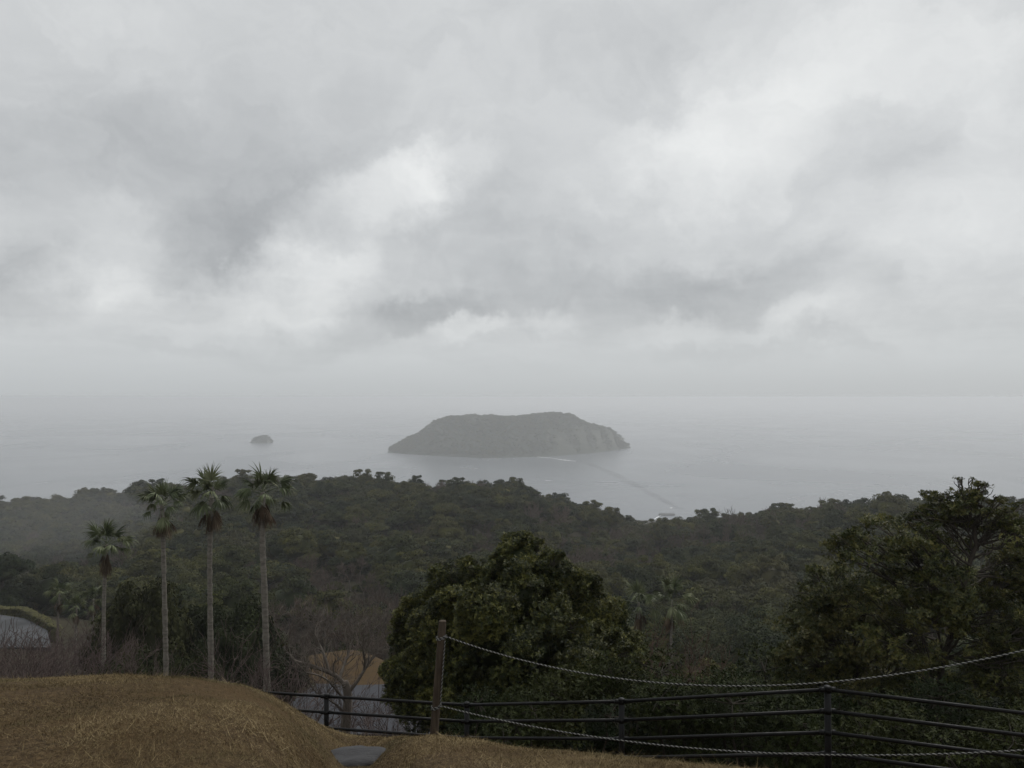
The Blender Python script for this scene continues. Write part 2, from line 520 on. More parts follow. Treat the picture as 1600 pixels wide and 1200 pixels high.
MT = np.array([
    _e,
    [-4.5, -6.5, -9.5, -15, -22, -28, -34, -37, -39, -45.5, -47.8, -54, -70, -86, -98, -101, -97, -93, -100, -135, -190, -210, -212],
    [-4.5, -6.5, -9.8, -15.5, -22.5, -28.5, -32, -32.5, -32.5, -42, -52, -63, -72, -80, -85, -85, -78, -73, -85, -130, -188, -210, -212],
    [-4.4, -6.4, -10, -15.5, -23, -29, -32.3, -32, -30.3, -42, -52, -63, -72, -80, -85, -86, -79, -75, -86, -130, -188, -210, -212],
    [-4.4, -6.2, -10, -16, -23, -29, -34, -37, -40, -47, -54, -64, -73, -81, -86, -84, -76, -80, -95, -135, -190, -210, -212],
    [-4.4, -6.4, -10, -16, -23, -29, -35, -39, -42, -49, -56, -66, -75, -83, -91, -105, -109, -115, -122, -155, -197, -210, -212],
    [-5.0, -7.2, -10.5, -16, -23, -29, -35, -39, -42, -49, -56, -64, -71, -77, -83, -87, -96, -104, -116, -155, -194, -210, -212],
    [-5.2, -7.5, -11, -16, -22, -28, -33, -36, -39, -45, -51, -59, -65, -70, -74, -75, -88, -97, -112, -150, -190, -210, -212],
    [-5.4, -8, -11, -16, -22, -27, -32, -35, -38, -44, -50, -57, -64, -71, -77, -81, -91, -98, -112, -150, -190, -210, -212],
    _e], float)
_f = np.interp(ROWS, [110, 320], [1.0, 0.68])
_f = np.where(ROWS > 650, 1.0, _f)
_r2 = np.where(ROWS <= 650, ROWS * _f, ROWS)
MT = MT * np.where(ROWS <= 650, _f, 1.0)
for _c in range(len(MT)):
    MT[_c][ROWS == 700] = MT[_c][ROWS == 600] - 50
    MT[_c][(ROWS <= 650) & (ROWS > 330)] -= 1.5
ROWS = _r2
LG = np.linspace(math.log(10), math.log(1700), 500)
UG = np.linspace(-800, 2400, 401)
_t = np.stack([np.interp(LG, np.log(ROWS), r) for r in MT])
_t = np.stack([np.interp(UG, MCOL, _t[:, i]) for i in range(len(LG))], 1)
_k = np.exp(-np.linspace(-2, 2, 15) ** 2)
_k /= _k.sum()
_t = np.stack([np.convolve(np.pad(r, 7, 'edge'), _k, 'valid') for r in _t])
_k2 = np.exp(-np.linspace(-2, 2, 13) ** 2)
_k2 /= _k2.sum()
_t = np.stack([np.convolve(np.pad(_t[:, i], 6, 'edge'), _k2, 'valid') for i in range(_t.shape[1])], 1)
MACRO = _t


def sstep(x, a, b):
    t = np.clip((x - a) / (b - a), 0, 1)
    return t * t * (3 - 2 * t)


_w4 = Wave3(9, 0.026)
_w1, _w2, _w3 = Wave3(1, 0.035), Wave3(2, 1.6), Wave3(3, 6.0)
AZM = math.atan(1600 / 1200.0)


def ground(X, Y):
    """height of the land above the sea"""
    X, Y = np.atleast_1d(np.asarray(X, float)), np.atleast_1d(np.asarray(Y, float))
    r = np.hypot(X, Y)
    azi = np.clip(np.arctan2(X, Y), -AZM, AZM)
    D = r * np.cos(azi)
    px = 800 + 1200 * np.tan(azi)
    T = np.interp(px, T_PX, T_V)
    Dc = np.interp(px, C_PX, C_V)
    c = 1.6 / Dc ** 2
    d = D - Dc
    zc = -T * Dc
    inner = -1.6 + (-T + 3.2 / Dc) * D - c * D * D
    d1 = 0.12 / (2 * c)
    extra = np.where(d < d1, c * d * d, 0.12 * d - 0.06 * d1)
    outer = zc - T * d - extra
    near = np.where(D < Dc, inner, outer)
    P3 = np.stack([X, Y, 0 * X], -1)
    near = near + 0.018 * _w2(P3) * sstep(D, 1, 3) + 0.008 * _w3(P3)
    lg = np.clip(np.log(np.maximum(D, 10.0)), LG[0], LG[-1] - 1e-6)
    fi = (lg - LG[0]) / (LG[1] - LG[0])
    fu = np.clip((px - UG[0]) / (UG[1] - UG[0]), 0, len(UG) - 1.001)
    i, j = fi.astype(int), fu.astype(int)
    a, bb = fi - i, fu - j
    far = (MACRO[j, i] * (1 - a) * (1 - bb) + MACRO[j, i + 1] * a * (1 - bb)
           + MACRO[j + 1, i] * (1 - a) * bb + MACRO[j + 1, i + 1] * a * bb)
    far = far + (4.0 * np.abs(_w4(P3)) - 2.2 + 1.2 * _w1(P3)) * sstep(D, 110, 190) * (1 - sstep(D, 300, 400)) + 1.2 * _w1(P3) * sstep(D, 300, 400) * (1 - sstep(D, 900, 1150))
    w = sstep(D, 13.0, 19.0)
    return EYE + near * (1 - w) + far * w


def gz(x, y):
    return float(ground(x, y)[0])


# land sheet: rings round the viewpoint, fine near it, coarse far off
azf = np.concatenate([np.linspace(-R(180), -R(60), 40, endpoint=False), np.linspace(-R(60), R(60), 420, endpoint=False), np.linspace(R(60), R(180), 41)])[:-1]
rr = np.concatenate([[0.25], np.geomspace(1.0, 1650, 430)])
A, Q = np.meshgrid(azf, rr)
X, Y = (Q * np.sin(A)).ravel(), (Q * np.cos(A)).ravel()
Z = ground(X, Y)
na, nr = len(azf), len(rr)
ii, jj = np.meshgrid(np.arange(nr - 1), np.arange(na), indexing='ij')
j2 = (jj + 1) % na
F = np.stack([ii * na + jj, ii * na + j2, (ii + 1) * na + j2, (ii + 1) * na + jj], -1).reshape(-1, 4)
V = np.stack([X, Y, Z], -1)
V = np.concatenate([V, [[0, 0, gz(0, 0.01)]]])
cf = np.stack([np.full(na, len(V) - 1), (np.arange(na) + 1) % na, np.arange(na)], -1)
Xa, Ya = V[:, 0], V[:, 1]
pxa = np.where(Ya > 1, 800 + 1200 * Xa / np.maximum(Ya, 1), 0)
turf = 1 - sstep(np.hypot(Xa, Ya), 13, 20)
clear = sstep(pxa, 400, 440) * (1 - sstep(pxa, 600, 650)) * sstep(Ya, 78, 86) * (1 - sstep(Ya, 104, 112))
turf = np.maximum(turf, clear)
land = link('terrain', make_mesh('terrain', V, [F[:, ::-1], cf], {'turf': turf}, True), M['ground'])
tag(land, 'hill ground falling from brown turf mound to the wooded valley', kind='structure')

# sea sheet
S = 60000.0
g = np.array([-S, -20000, -6000, -2500, -1000, 0, 1000, 2500, 6000, 20000, S])
gx, gy = np.meshgrid(g, g)
V = np.stack([gx.ravel(), gy.ravel() + 2000, 0 * gx.ravel()], -1)
n = len(g)
ii, jj = np.meshgrid(np.arange(n - 1), np.arange(n - 1), indexing='ij')
F = np.stack([ii * n + jj, ii * n + jj + 1, (ii + 1) * n + jj + 1, (ii + 1) * n + jj], -1).reshape(-1, 4)
sea = tag(link('sea', make_mesh('sea', V, [F]), M['sea']), 'calm grey sea round the island', kind='structure')

# ------------------------------------------------------------------ plant prototypes (meshes, shared)


def leaf_quads(C, N, size, rng, aspect=0.55):
    """diamond leaf sprays at C with facing N"""
    n = len(C)
    t = rng.normal(size=(n, 3))
    t -= (t * N).sum(1, keepdims=True) * N
    t /= np.linalg.norm(t, axis=1, keepdims=True) + 1e-9
    s = np.cross(N, t)
    L = size * rng.uniform(0.6, 1.4, (n, 1))
    V = np.stack([C - t * L * 0.5, C + s * L * aspect * 0.5 + N * L * 0.08, C + t * L * 0.5, C - s * L * aspect * 0.5 + N * L * 0.08], 1).reshape(-1, 3)
    k = np.arange(n)[:, None] * 4
    return V, np.concatenate([k + [0, 1, 2], k + [0, 2, 3]])


def blob(mb, c, r, seed, seg=10, a=0.3):
    w = Wave3(seed, 2.2)
    th, ph = np.meshgrid(np.linspace(0, 2 * math.pi, seg, endpoint=False), np.linspace(0.12, math.pi - 0.12, seg // 2 + 1))
    P = np.stack([np.sin(ph) * np.cos(th), np.sin(ph) * np.sin(th), np.cos(ph)], -1).reshape(-1, 3)
    P = P * (1 + 0.18 * w(P))[:, None]
    nrow = seg // 2 + 1
    i, j = np.meshgrid(np.arange(nrow - 1), np.arange(seg), indexing='ij')
    k2 = (j + 1) % seg
    F = np.stack([i * seg + j, (i + 1) * seg + j, (i + 1) * seg + k2, i * seg + k2], -1).reshape(-1, 4)
    mb.add(P * np.asarray(r) + np.asarray(c), F, a)


def forest_crown(name, seed, n_clump, per, leaf, shape):
    """crown of unit radius about 1, canopy base at z=0.35, top about 1.9; scaled when placed"""
    rng = np.random.default_rng(seed)
    mb = MB()
    hz = {'dome': 0.85, 'flat': 0.55, 'tall': 1.25}[shape]
    cz = 1.0
    for k in range(n_clump):
        u = rng.normal(size=3)
        u /= np.linalg.norm(u)
        u[2] = abs(u[2]) * 1.0 - 0.25 * rng.random()
        rad = rng.uniform(0.55, 0.92)
        c = np.array([u[0] * rad, u[1] * rad, cz + u[2] * rad * hz])
        cr = rng.uniform(0.20, 0.38) * np.array([1, 1, rng.uniform(0.5, 0.75)])
        D = rng.normal(size=(per, 3))
        D /= np.linalg.norm(D, axis=1, keepdims=True)
        D[:, 2] = np.where(D[:, 2] < -0.25, -D[:, 2], D[:, 2])
        C = c + D * cr * rng.uniform(0.75, 1.08, (per, 1))
        N = D * 0.7 + rng.normal(size=(per, 3)) * 0.45 + [0, 0, 0.45]
        N /= np.linalg.norm(N, axis=1, keepdims=True)
        V, F = leaf_quads(C, N, leaf, rng)
        mb.add(V, F, np.repeat(np.clip(rng.uniform(0.1, 0.9) * 0.6 + rng.uniform(0, 0.4, per), 0, 1), 4))
        blob(mb, c, cr * 0.55, seed * 100 + k, 6, 0.1)
    blob(mb, (0, 0, cz + 0.0), (0.6, 0.6, 0.5 * hz), seed, 10, 0.1)
    return mb.mesh(name)


def forest_trunk(name, seed, bare=False):
    rng = np.random.default_rng(seed)
    mb = MB()
    P = np.array([[0, 0, -0.25], [0.02, 0.0, 0.3], [0.05, 0.03, 0.75], [0.03, 0.05, 1.15]])
    mb.tube(P, [0.085, 0.065, 0.05, 0.025], 6)
    for k in range(6):
        a = k * 1.05 + rng.uniform(-.3, .3)
        h = rng.uniform(0.35, 0.85)
        e = np.array([math.cos(a) * 0.6, math.sin(a) * 0.6, h + rng.uniform(0.25, 0.5)])
        s = np.array([0.03, 0.02, h])
        mb.tube(np.array([s, s * 0.55 + e * 0.45 + [0, 0, -0.04], e]), [0.03, 0.02, 0.008], 5, False)
    return mb.mesh(name, True)


def grow(mb, p, d, L, r, depth, rng, minr, spread=0.55, up=0.1, kids=(2, 4), seglen=5, sides=4, tips=None, wob=0.12):
    """recursive branch"""
    P, q = [p], p.copy()
    dd = d.copy()
    for i in range(seglen):
        dd = dd + rng.normal(size=3) * wob + [0, 0, up * 0.3]
        dd /= np.linalg.norm(dd)
        q = q + dd * L / seglen
        P.append(q.copy())
    P = np.array(P)
    rad = np.linspace(r, max(r * 0.6, minr * 0.8), len(P))
    mb.tube(P, rad, sides if r > 3 * minr else 3, False, rng.random())
    if depth == 0:
        if tips is not None:
            tips.append((P[-1], dd))
        return
    nk = rng.integers(kids[0], kids[1] + 1)
    for k in range(nk):
        t = rng.uniform(0.45, 1.0) if k else 1.0
        i = min(int(t * seglen), seglen)
        v = rng.normal(size=3)
        v -= v.dot(dd) * dd
        v /= np.linalg.norm(v) + 1e-9
        nd = dd + v * spread * rng.uniform(0.6, 1.4) + [0, 0, up]
        nd /= np.linalg.norm(nd)
        grow(mb, P[i], nd, L * rng.uniform(0.6, 0.85), max(rad[i] * rng.uniform(0.5, 0.72), minr), depth - 1, rng, minr, spread, up, kids, max(3, seglen - 1), sides, tips, wob)


def bare_proto(name, seed, H, r0, depth, minr, stems=1, spread=0.6, up=0.12, kids=(2, 4), wob=0.12):
    """leafless tree or shrub with a base at the origin: returns trunk mesh and twig mesh"""
    rng = np.random.default_rng(seed)
    tr, tw = MB(), MB()
    for s in range(stems):
        a = s * 2.4 + rng.uniform(0, 1)
        lean = 0.15 if stems == 1 else 0.55
        d = np.array([math.cos(a) * lean, math.sin(a) * lean, 1.0])
        d /= np.linalg.norm(d)
        Lt = H * (0.24 if stems == 1 else 0.2)
        p0 = np.array([math.cos(a), math.sin(a), 0]) * (0 if stems == 1 else 0.05 * H) - d * 0.3
        P = [p0]
        for i in range(5):
            d2 = d + rng.normal(size=3) * 0.06
            P.append(P[-1] + d2 * (Lt + 0.3) / 5)
        P = np.array(P)
        tr.tube(P, np.linspace(r0 * 1.25, r0 * 0.85, len(P)), 7, False, rng.random())
        for k in range(4 if stems == 1 else 3):
            a2 = k * 1.7 + rng.uniform(-.4, .4)
            nd = d + np.array([math.cos(a2), math.sin(a2), 0]) * spread * rng.uniform(0.7, 1.5)
            nd /= np.linalg.norm(nd)
            grow(tw, P[-1] - d * 0.1 * Lt * (k % 2), nd, H * rng.uniform(0.24, 0.33), r0 * rng.uniform(0.45, 0.7), depth, rng, minr, spread, up, kids, 5, 5, None, wob)
    return tr.mesh(name + '_trunk', True), tw.mesh(name + '_branches')


print('protos')
SHAPES = ['dome', 'flat', 'dome', 'tall', 'flat', 'dome', 'flat', 'dome']
CROWN_FAR = [forest_crown('far_crown', 10 + i, 26, 130, 0.095, s) for i, s in enumerate(SHAPES)]
MSHAPES = ['dome', 'flat', 'dome', 'flat', 'tall']
CROWN_MID = [forest_crown('mid_crown', 40 + i, 40, 230, 0.062, s) for i, s in enumerate(MSHAPES)]
CROWN_TINY = [forest_crown('tiny_crown', 70 + i, 12, 26, 0.24, s) for i, s in enumerate(['dome', 'flat', 'dome'])]
TRUNK = [forest_trunk('forest_trunk', 90 + i) for i in range(3)]
for me in CROWN_FAR + CROWN_MID + CROWN_TINY:
    me.materials.append(M['ever'])
for me in TRUNK:
    me.materials.append(M['bark'])
# leafless forest trees, unit scale about 1 radius / 1.9 tall like the crowns
BARE_FAR = []
for i in range(3):
    t_, w_ = bare_proto('far_bare', 120 + i, 1.75, 0.05, 4, 0.008, 1, 0.65, 0.14, (2, 4))
    t_.materials.append(M['bark_grey'])
    w_.materials.append(M['bare_far'])
    BARE_FAR.append((t_, w_))
BARE_SHRUB = []
for i in range(4):
    t_, w_ = bare_proto('bare_shrub', 140 + i, 3.6, 0.05, 4, 0.005, 3, 0.55, 0.10, (2, 3), 0.16)
    BARE_SHRUB.append((t_, w_))

# ------------------------------------------------------------------ forest layout
print('forest')
rng = np.random.default_rng(21)
pts, big = [], []
for (d0, d1, sp, bg_) in ((48, 110, 5.2, 0), (110, 200, 8.2, 1), (200, 330, 8.6, 1), (330, 560, 8.4, 1), (110, 200, 6.2, 0), (200, 330, 6.0, 0), (330, 560, 5.8, 0)):
    gx = np.arange(-1.0 * d1, 1.0 * d1, sp)
    gy = np.arange(d0, d1, sp)
    xx, yy = np.meshgrid(gx, gy)
    xx = xx + rng.uniform(-.45, .45, xx.shape) * sp
    yy = yy + rng.uniform(-.45, .45, yy.shape) * sp
    ok = (np.abs(xx) < 0.85 * yy + 15) & (yy >= d0) & (yy < d1)
    pts.append(np.stack([xx[ok], yy[ok]], -1))
    big.append(np.full(ok.sum(), bg_))
pts = np.concatenate(pts)
big = np.concatenate(big)
fpx = 800 + 1200 * pts[:, 0] / pts[:, 1]
fy = pts[:, 1]
keep = np.ones(len(pts), bool)
keep &= ~((fpx > 425) & (fpx < 700) & (fy > 40) & (fy < 106))      # car park, clearing and the slope above them
keep &= ~((fpx > 200) & (fpx <= 425) & (fy < 62))
keep &= ~((fpx < 100) & (fy > 118) & (fy < 176))                   # upper car park
keep &= ~((fpx < 200) & (fy < 176) & (fpx > -60))
keep &= ~((fpx >= 200) & (fpx < 430) & (fy > 80) & (fy < 96))
keep &= ~((fpx > 950) & (fpx < 1080) & (fy < 66))
pts, fpx, fy, big = pts[keep], fpx[keep], fy[keep], big[keep]
nT = len(pts)
fz = ground(pts[:, 0], pts[:, 1])
fz = fz + np.where(big > 0, rng.uniform(0.0, 2.2, nT), np.where(fy > 110, -1.6, 0.0))
rad = np.where(big > 0, 3.6 + 3.6 * rng.random(nT) ** 1.4, 1.9 + 1.5 * rng.random(nT))
rad = np.where(fy < 110, rad * 1.35, rad)
hgt = rad * rng.uniform(0.75, 1.05, nT) + rng.uniform(0, 1.2, nT)
# uplands by the shore side of the ridge stay lower so that the sea shows behind them
patch = Wave3(5, 0.02)(np.stack([pts[:, 0], pts[:, 1], 0 * fy], -1))
is_bare = rng.random(nT) < np.where(patch > 0.55, 0.5, 0.07)
is_bare |= (fpx > 380) & (fpx < 640) & (fy > 100) & (fy < 230) & (rng.random(nT) < 0.65)
is_bare |= (fpx > 1080) & (fpx < 1240) & (fy > 300) & (rng.random(nT) < 0.3)
rot = rng.uniform(0, 6.283, nT)
topz = fz + 1.75 * hgt
# what shows in the picture: a coarse depth picture of the crowns, near to far
W_, H_ = 400, 300
zb = np.zeros((H_, W_), bool)
vis = np.zeros(nT, int)
order = np.argsort(fy)
cover = []      # ground hides what lies behind the near mound
for i in order:
    x, y = pts[i]
    cx, cyy = (800 + 1200 * x / y) / 4, (620 - 1200 * (fz[i] + 1.05 * hgt[i] - EYE) / y) / 4
    rx, ry = 300 * rad[i] / y, 300 * 0.75 * hgt[i] / y
    x0, x1, y0, y1 = int(max(0, cx - rx)), int(min(W_ - 1, cx + rx)) + 1, int(max(0, cyy - ry)), int(min(H_ - 1, cyy + ry)) + 1
    if x1 <= x0 or y1 <= y0 or cx + rx < 0 or cyy > H_:
        continue
    gx_, gy_ = np.meshgrid(np.arange(x0, x1), np.arange(y0, y1))
    e_ = ((gx_ - cx) / max(rx, .5)) ** 2 + ((gy_ - cyy) / max(ry, .5)) ** 2 < 1
    sub = zb[y0:y1, x0:x1]
    vis[i] = (e_ & ~sub).sum()
    sub |= e_
# the near trees and the mound cover these parts of the frame
hide = (fpx > 640) & (fpx < 960) & (fy < 130)
hide |= (fpx > 1300) & (fy < 200)
vis[hide] = 0
ev = [i for i in np.argsort(-vis) if not is_bare[i] and vis[i] > 0][:300]
bv = [i for i in np.argsort(-vis) if is_bare[i] and vis[i] > 0][:120]
single = set(ev) | set(bv)


def place_name(px, y, z):
    for lim, side in ((150, 'beyond the small palms'), (300, 'behind the two shorter tall palms'), (430, 'behind the tallest palm'), (560, 'behind the brown clearing'),
                      (700, 'left of the round-crowned tree'), (850, 'straight behind the round-crowned tree'), (1000, 'right of the round-crowned tree top'),
                      (1130, 'above the two pale palms'), (1260, 'left of the open-branched tree'), (9999, 'behind the open-branched tree')):
        if px < lim:
            break
    if y < 100:
        return 'on the near slope ' + side
    if y < 190:
        return 'in the valley ' + side
    if y < 310:
        return 'halfway up the hill ' + side
    return 'on the ridge ' + side


def side_of(px, y):
    return place_name(px, y, 0)


for i in sorted(single):
    x, y = pts[i]
    sc = (rad[i], rad[i], hgt[i])
    e = bpy.data.objects.new('bare_tree' if is_bare[i] else 'evergreen_tree', None)
    COL.objects.link(e)
    e.location = (x, y, fz[i])
    e.rotation_euler = (0, 0, rot[i])
    e.scale = sc
    e.empty_display_size = 0.5
    where = side_of(fpx[i], y)
    if is_bare[i]:
        tag(e, 'leafless grey-brown tree ' + where, 'tree', 'leafless trees ' + where)
        t_, w_ = BARE_FAR[i % 3]
        link('trunk', t_, None, e)
        link('branches', w_, None, e)
    else:
        shp = {'dome': 'round-topped', 'flat': 'flat-topped', 'tall': 'tall-crowned'}[(MSHAPES if y < 170 else SHAPES)[i % (5 if y < 170 else 8)]]
        tag(e, shp + ' evergreen tree ' + where, 'tree', shp + ' evergreen trees ' + where)
        link('trunk', TRUNK[i % 3], None, e)
        pool = CROWN_MID if y < 170 else CROWN_FAR
        link('crown', pool[i % len(pool)], None, e)


def scatter(name, P, S, Rz, protos, label, cat):
    """one mass of trees: a point per tree, drawn with copies of the given meshes (geometry nodes)"""
    me = bpy.data.meshes.new(name)
    me.vertices.add(len(P))
    me.vertices.foreach_set('co', np.asarray(P, np.float32).ravel())
    a = me.attributes.new('scl', 'FLOAT_VECTOR', 'POINT')
    a.data.foreach_set('vector', np.asarray(S, np.float32).ravel())
    a = me.attributes.new('rot', 'FLOAT_VECTOR', 'POINT')
    rv = np.zeros((len(P), 3), np.float32)
    rv[:, 2] = Rz
    a.data.foreach_set('vector', rv.ravel())
    a = me.attributes.new('pick', 'INT', 'POINT')
    pk = np.arange(len(P)) % len(protos)
    np.random.default_rng(3).shuffle(pk)
    a.data.foreach_set('value', pk.astype(np.int32))
    me.update()
    o = link(name, me)
    ng = bpy.data.node_groups.new(name + '_nodes', 'GeometryNodeTree')
    ng.interface.new_socket('Geometry', in_out='INPUT', socket_type='NodeSocketGeometry')
    ng.interface.new_socket('Geometry', in_out='OUTPUT', socket_type='NodeSocketGeometry')
    N = ng.nodes
    gi, go = N.new('NodeGroupInput'), N.new('NodeGroupOutput')
    join = N.new('GeometryNodeJoinGeometry')

    def named(nm, ty):
        q = N.new('GeometryNodeInputNamedAttribute')
        q.data_type = ty
        q.inputs['Name'].default_value = nm
        return q.outputs['Attribute']
    sc_, ro_, pi_ = named('scl', 'FLOAT_VECTOR'), named('rot', 'FLOAT_VECTOR'), named('pick', 'INT')
    for k, me2 in enumerate(protos):
        src = bpy.data.objects.new(name + '_source', me2)       # not linked to the scene: only its shape is used
        oi = N.new('GeometryNodeObjectInfo')
        oi.inputs['Object'].default_value = src
        oi.inputs['As Instance'].default_value = False
        inst = N.new('GeometryNodeInstanceOnPoints')
        cmp_ = N.new('FunctionNodeCompare')
        cmp_.data_type = 'INT'
        cmp_.operation = 'EQUAL'
        ng.links.new(pi_, cmp_.inputs[2])
        cmp_.inputs[3].default_value = k
        ng.links.new(gi.outputs[0], inst.inputs['Points'])
        ng.links.new(cmp_.outputs[0], inst.inputs['Selection'])
        ng.links.new(oi.outputs['Geometry'], inst.inputs['Instance'])
        ng.links.new(ro_, inst.inputs['Rotation'])
        ng.links.new(sc_, inst.inputs['Scale'])
        ng.links.new(inst.outputs[0], join.inputs[0])
    ng.links.new(join.outputs[0], go.inputs[0])
    md = o.modifiers.new('scatter', 'NODES')
    md.node_group = ng
    return tag(o, label, cat, kind='stuff')


rest = np.array([i for i in range(nT) if i not in single])
P = np.stack([pts[:, 0], pts[:, 1], fz], -1)
S3 = np.stack([rad, rad, hgt], -1)
re = rest[~is_bare[rest]]
rb = rest[is_bare[rest]]
scatter('forest', P[re], S3[re], rot[re], CROWN_FAR, 'dark evergreen forest covering the valley and the far ridge', 'forest')
scatter('bare_woods', P[rb], S3[rb], rot[rb], [w for _, w in BARE_FAR], 'grey-brown leafless woodland scattered through the far forest', 'woods')
print('forest trees', nT, len(single))

# ------------------------------------------------------------------ island and islet


def island(name, top, base, depth, label, treegap, seed, trees_label):
    """top / base: silhouettes in the photograph (px, py); the front shoreline gives the distance"""
    tx, ty = np.array(top, float).T
    bx, by = np.array(base, float).T
    nu, nv = 150, 60
    u = np.linspace(bx[0], bx[-1], nu)
    Df = EYE * 1200 / (np.interp(u, bx, by) - 620)
    mid = 0.5 * (u[0] + u[-1])
    half = 0.5 * (u[-1] - u[0])
    thick = depth * np.sqrt(np.clip(1 - ((u - mid) / half) ** 2, 0.0, 1)) + 12
    w, w2, w5 = Wave3(seed, 0.012), Wave3(seed + 1, 0.05), Wave3(seed + 2, 0.022)
    V = np.zeros((nv, nu, 3))
    for j in range(nv):
        t = j / (nv - 1)
        D = Df + thick * t
        ridge = Df + thick * 0.45
        zt = EYE - ridge * (np.interp(u, tx, ty) - 620) / 1200.0 - treegap
        prof = sstep(np.array([t]), 0.0, 0.36)[0] ** 0.75 * (1 - sstep(np.array([t]), 0.55, 1.0)[0])
        X = (u - 800) / 1200.0 * (ridge * 0.6 + D * 0.4)
        P_ = np.stack([X, D, 0 * D], -1)
        zz = np.maximum(zt, 1.0) * prof * (1 + 0.12 * w(P_) * (1 - abs(2 * t - 0.9))) + (2.2 * w2(P_) + 5.0 * w5(P_)) * prof
        V[j] = np.stack([X, D, np.where((j == 0) | (j == nv - 1), -3.0, np.maximum(zz, -1.0))], -1)
    ii, jj = np.meshgrid(np.arange(nv - 1), np.arange(nu - 1), indexing='ij')
    F = np.stack([ii * nu + jj, ii * nu + jj + 1, (ii + 1) * nu + jj + 1, (ii + 1) * nu + jj], -1).reshape(-1, 4)
    o = link(name, make_mesh(name, V.reshape(-1, 3), [F], None, True), M['island'])
    tag(o, label, kind='structure')
    # trees on it
    r = np.random.default_rng(seed)
    n = int(5600 * (half / 190) ** 1.4)
    a, bq = r.uniform(1.5, nv * 0.62, n), r.uniform(1, nu - 2, n)
    i0, j0 = a.astype(int), bq.astype(int)
    fa, fb = (a - i0)[:, None], (bq - j0)[:, None]
    Q = V[i0, j0] * (1 - fa) * (1 - fb) + V[i0 + 1, j0] * fa * (1 - fb) + V[i0, j0 + 1] * (1 - fa) * fb + V[i0 + 1, j0 + 1] * fa * fb
    upx = u[j0]
    cliff = (w2(Q * [1, 1, 0.5]) > 0.0) & (upx > mid + 0.25 * half) & (Q[:, 2] < 75)
    low = Q[:, 2] < 5 + 3 * w2(Q * 2)
    kp = ~(cliff | low)
    Q = Q[kp]
    s = 2.6 + 6.5 * r.random(len(Q)) ** 1.8
    if half < 40:
        s *= 0.75
    Q[:, 2] -= s * 0.5
    scatter(trees_label[0], Q, np.stack([s, s, s * 0.95], -1), r.uniform(0, 6.28, len(Q)), CROWN_TINY, trees_label[1], 'forest')
    return o


island('island', [(605, 704), (615, 697), (632, 687), (655, 677), (680, 657), (700, 652), (760, 649), (850, 646), (893, 648), (915, 659), (950, 667), (968, 679), (980, 692), (990, 700)],
       [(605, 706.5), (640, 709.5), (700, 713), (760, 716), (850, 713.5), (920, 708), (960, 703), (990, 699)], 620,
       'long wooded island standing in the sea in the distance', 5.0, 31, ('island_forest', 'hazy tree cover on the long island'))
island('islet', [(391, 690), (396, 686), (402, 681), (410, 679.5), (418, 681), (423, 687), (426, 690)],
       [(390, 691.5), (400, 692.3), (410, 692.6), (420, 692.4), (427, 691.5)], 75,
       'tiny rocky islet in the sea beside the long island', 2.0, 35, ('islet_scrub', 'hazy scrub on top of the tiny islet'))

# sandbar under the shallow water from the shore to the island
bar = [(1068, 797), (1052, 790), (1030, 778), (1000, 762), (960, 741), (925, 726), (893, 718)]
bp_ = np.array([(200 * 1200 / (y - 620) * (x - 800) / 1200, 200 * 1200 / (y - 620)) for x, y in bar])
tt = np.linspace(0, len(bar) - 1, 90)
cx_, cy_ = np.interp(tt, range(len(bar)), bp_[:, 0]), np.interp(tt, range(len(bar)), bp_[:, 1])
kk = np.ones(9) / 9
cx_ = np.convolve(np.pad(cx_, 4, 'edge'), kk, 'valid')
cy_ = np.convolve(np.pad(cy_, 4, 'edge'), kk, 'valid')
tx_, ty_ = np.gradient(cx_), np.gradient(cy_)
ln = np.hypot(tx_, ty_)
nx_, ny_ = ty_ / ln, -tx_ / ln
wid = np.interp(tt, [0, 2, 4, 6], [7, 10, 16, 18]) * (1 + 0.25 * np.sin(tt * 5.1) * np.sin(tt * 1.7))
offs = np.array([-1.0, -0.45, 0.0, 0.5, 1.0])
V = np.stack([np.stack([cx_ + nx_ * wid * o_, cy_ + ny_ * wid * o_, np.full_like(cx_, 0.05)], -1) for o_ in offs], 1).reshape(-1, 3)
al = np.tile([0, 0.8, 1, 0.7, 0], len(cx_)) * np.repeat(np.clip(np.minimum(np.arange(90), 89 - np.arange(90)) / 12, 0, 1), 5)
i, j = np.meshgrid(np.arange(89), np.arange(4), indexing='ij')
F = np.stack([i * 5 + j, (i + 1) * 5 + j, (i + 1) * 5 + j + 1, i * 5 + j + 1], -1).reshape(-1, 4)
tag(link('sandbar_water', make_mesh('sandbar_water', V, [F], {'rnd': al}), M['bar']), 'dark curved streak of shallow water over the sandbar', kind='structure')


def foam(pts_, w, label):
    """thin breaking wave"""
    mb = MB()
    p = np.array([(200 * 1200 / (y - 620) * (x - 800) / 1200, 200 * 1200 / (y - 620), 0.15) for x, y in pts_])
    t = np.linspace(0, len(p) - 1, 14)
    c = np.stack([np.interp(t, range(len(p)), p[:, k]) for k in range(3)], -1)
    wv = w * np.sin(np.linspace(0.1, 3.04, 14)) * RNG.uniform(0.6, 1.4, 14)
    top = c.copy()
    top[:, 2] += 0.4
    a_, b_ = c.copy(), c.copy()
    a_[:, 1] -= wv
    b_[:, 1] += wv
    V = np.stack([a_, top, b_], 1).reshape(-1, 3)
    i, j = np.meshgrid(np.arange(13), np.arange(2), indexing='ij')
    F = np.stack([i * 3 + j, i * 3 + j + 1, (i + 1) * 3 + j + 1, (i + 1) * 3 + j], -1).reshape(-1, 4)
    mb.add(V, F)
    return tag(link('surf', mb.mesh('surf'), M['foam']), label, kind='stuff')


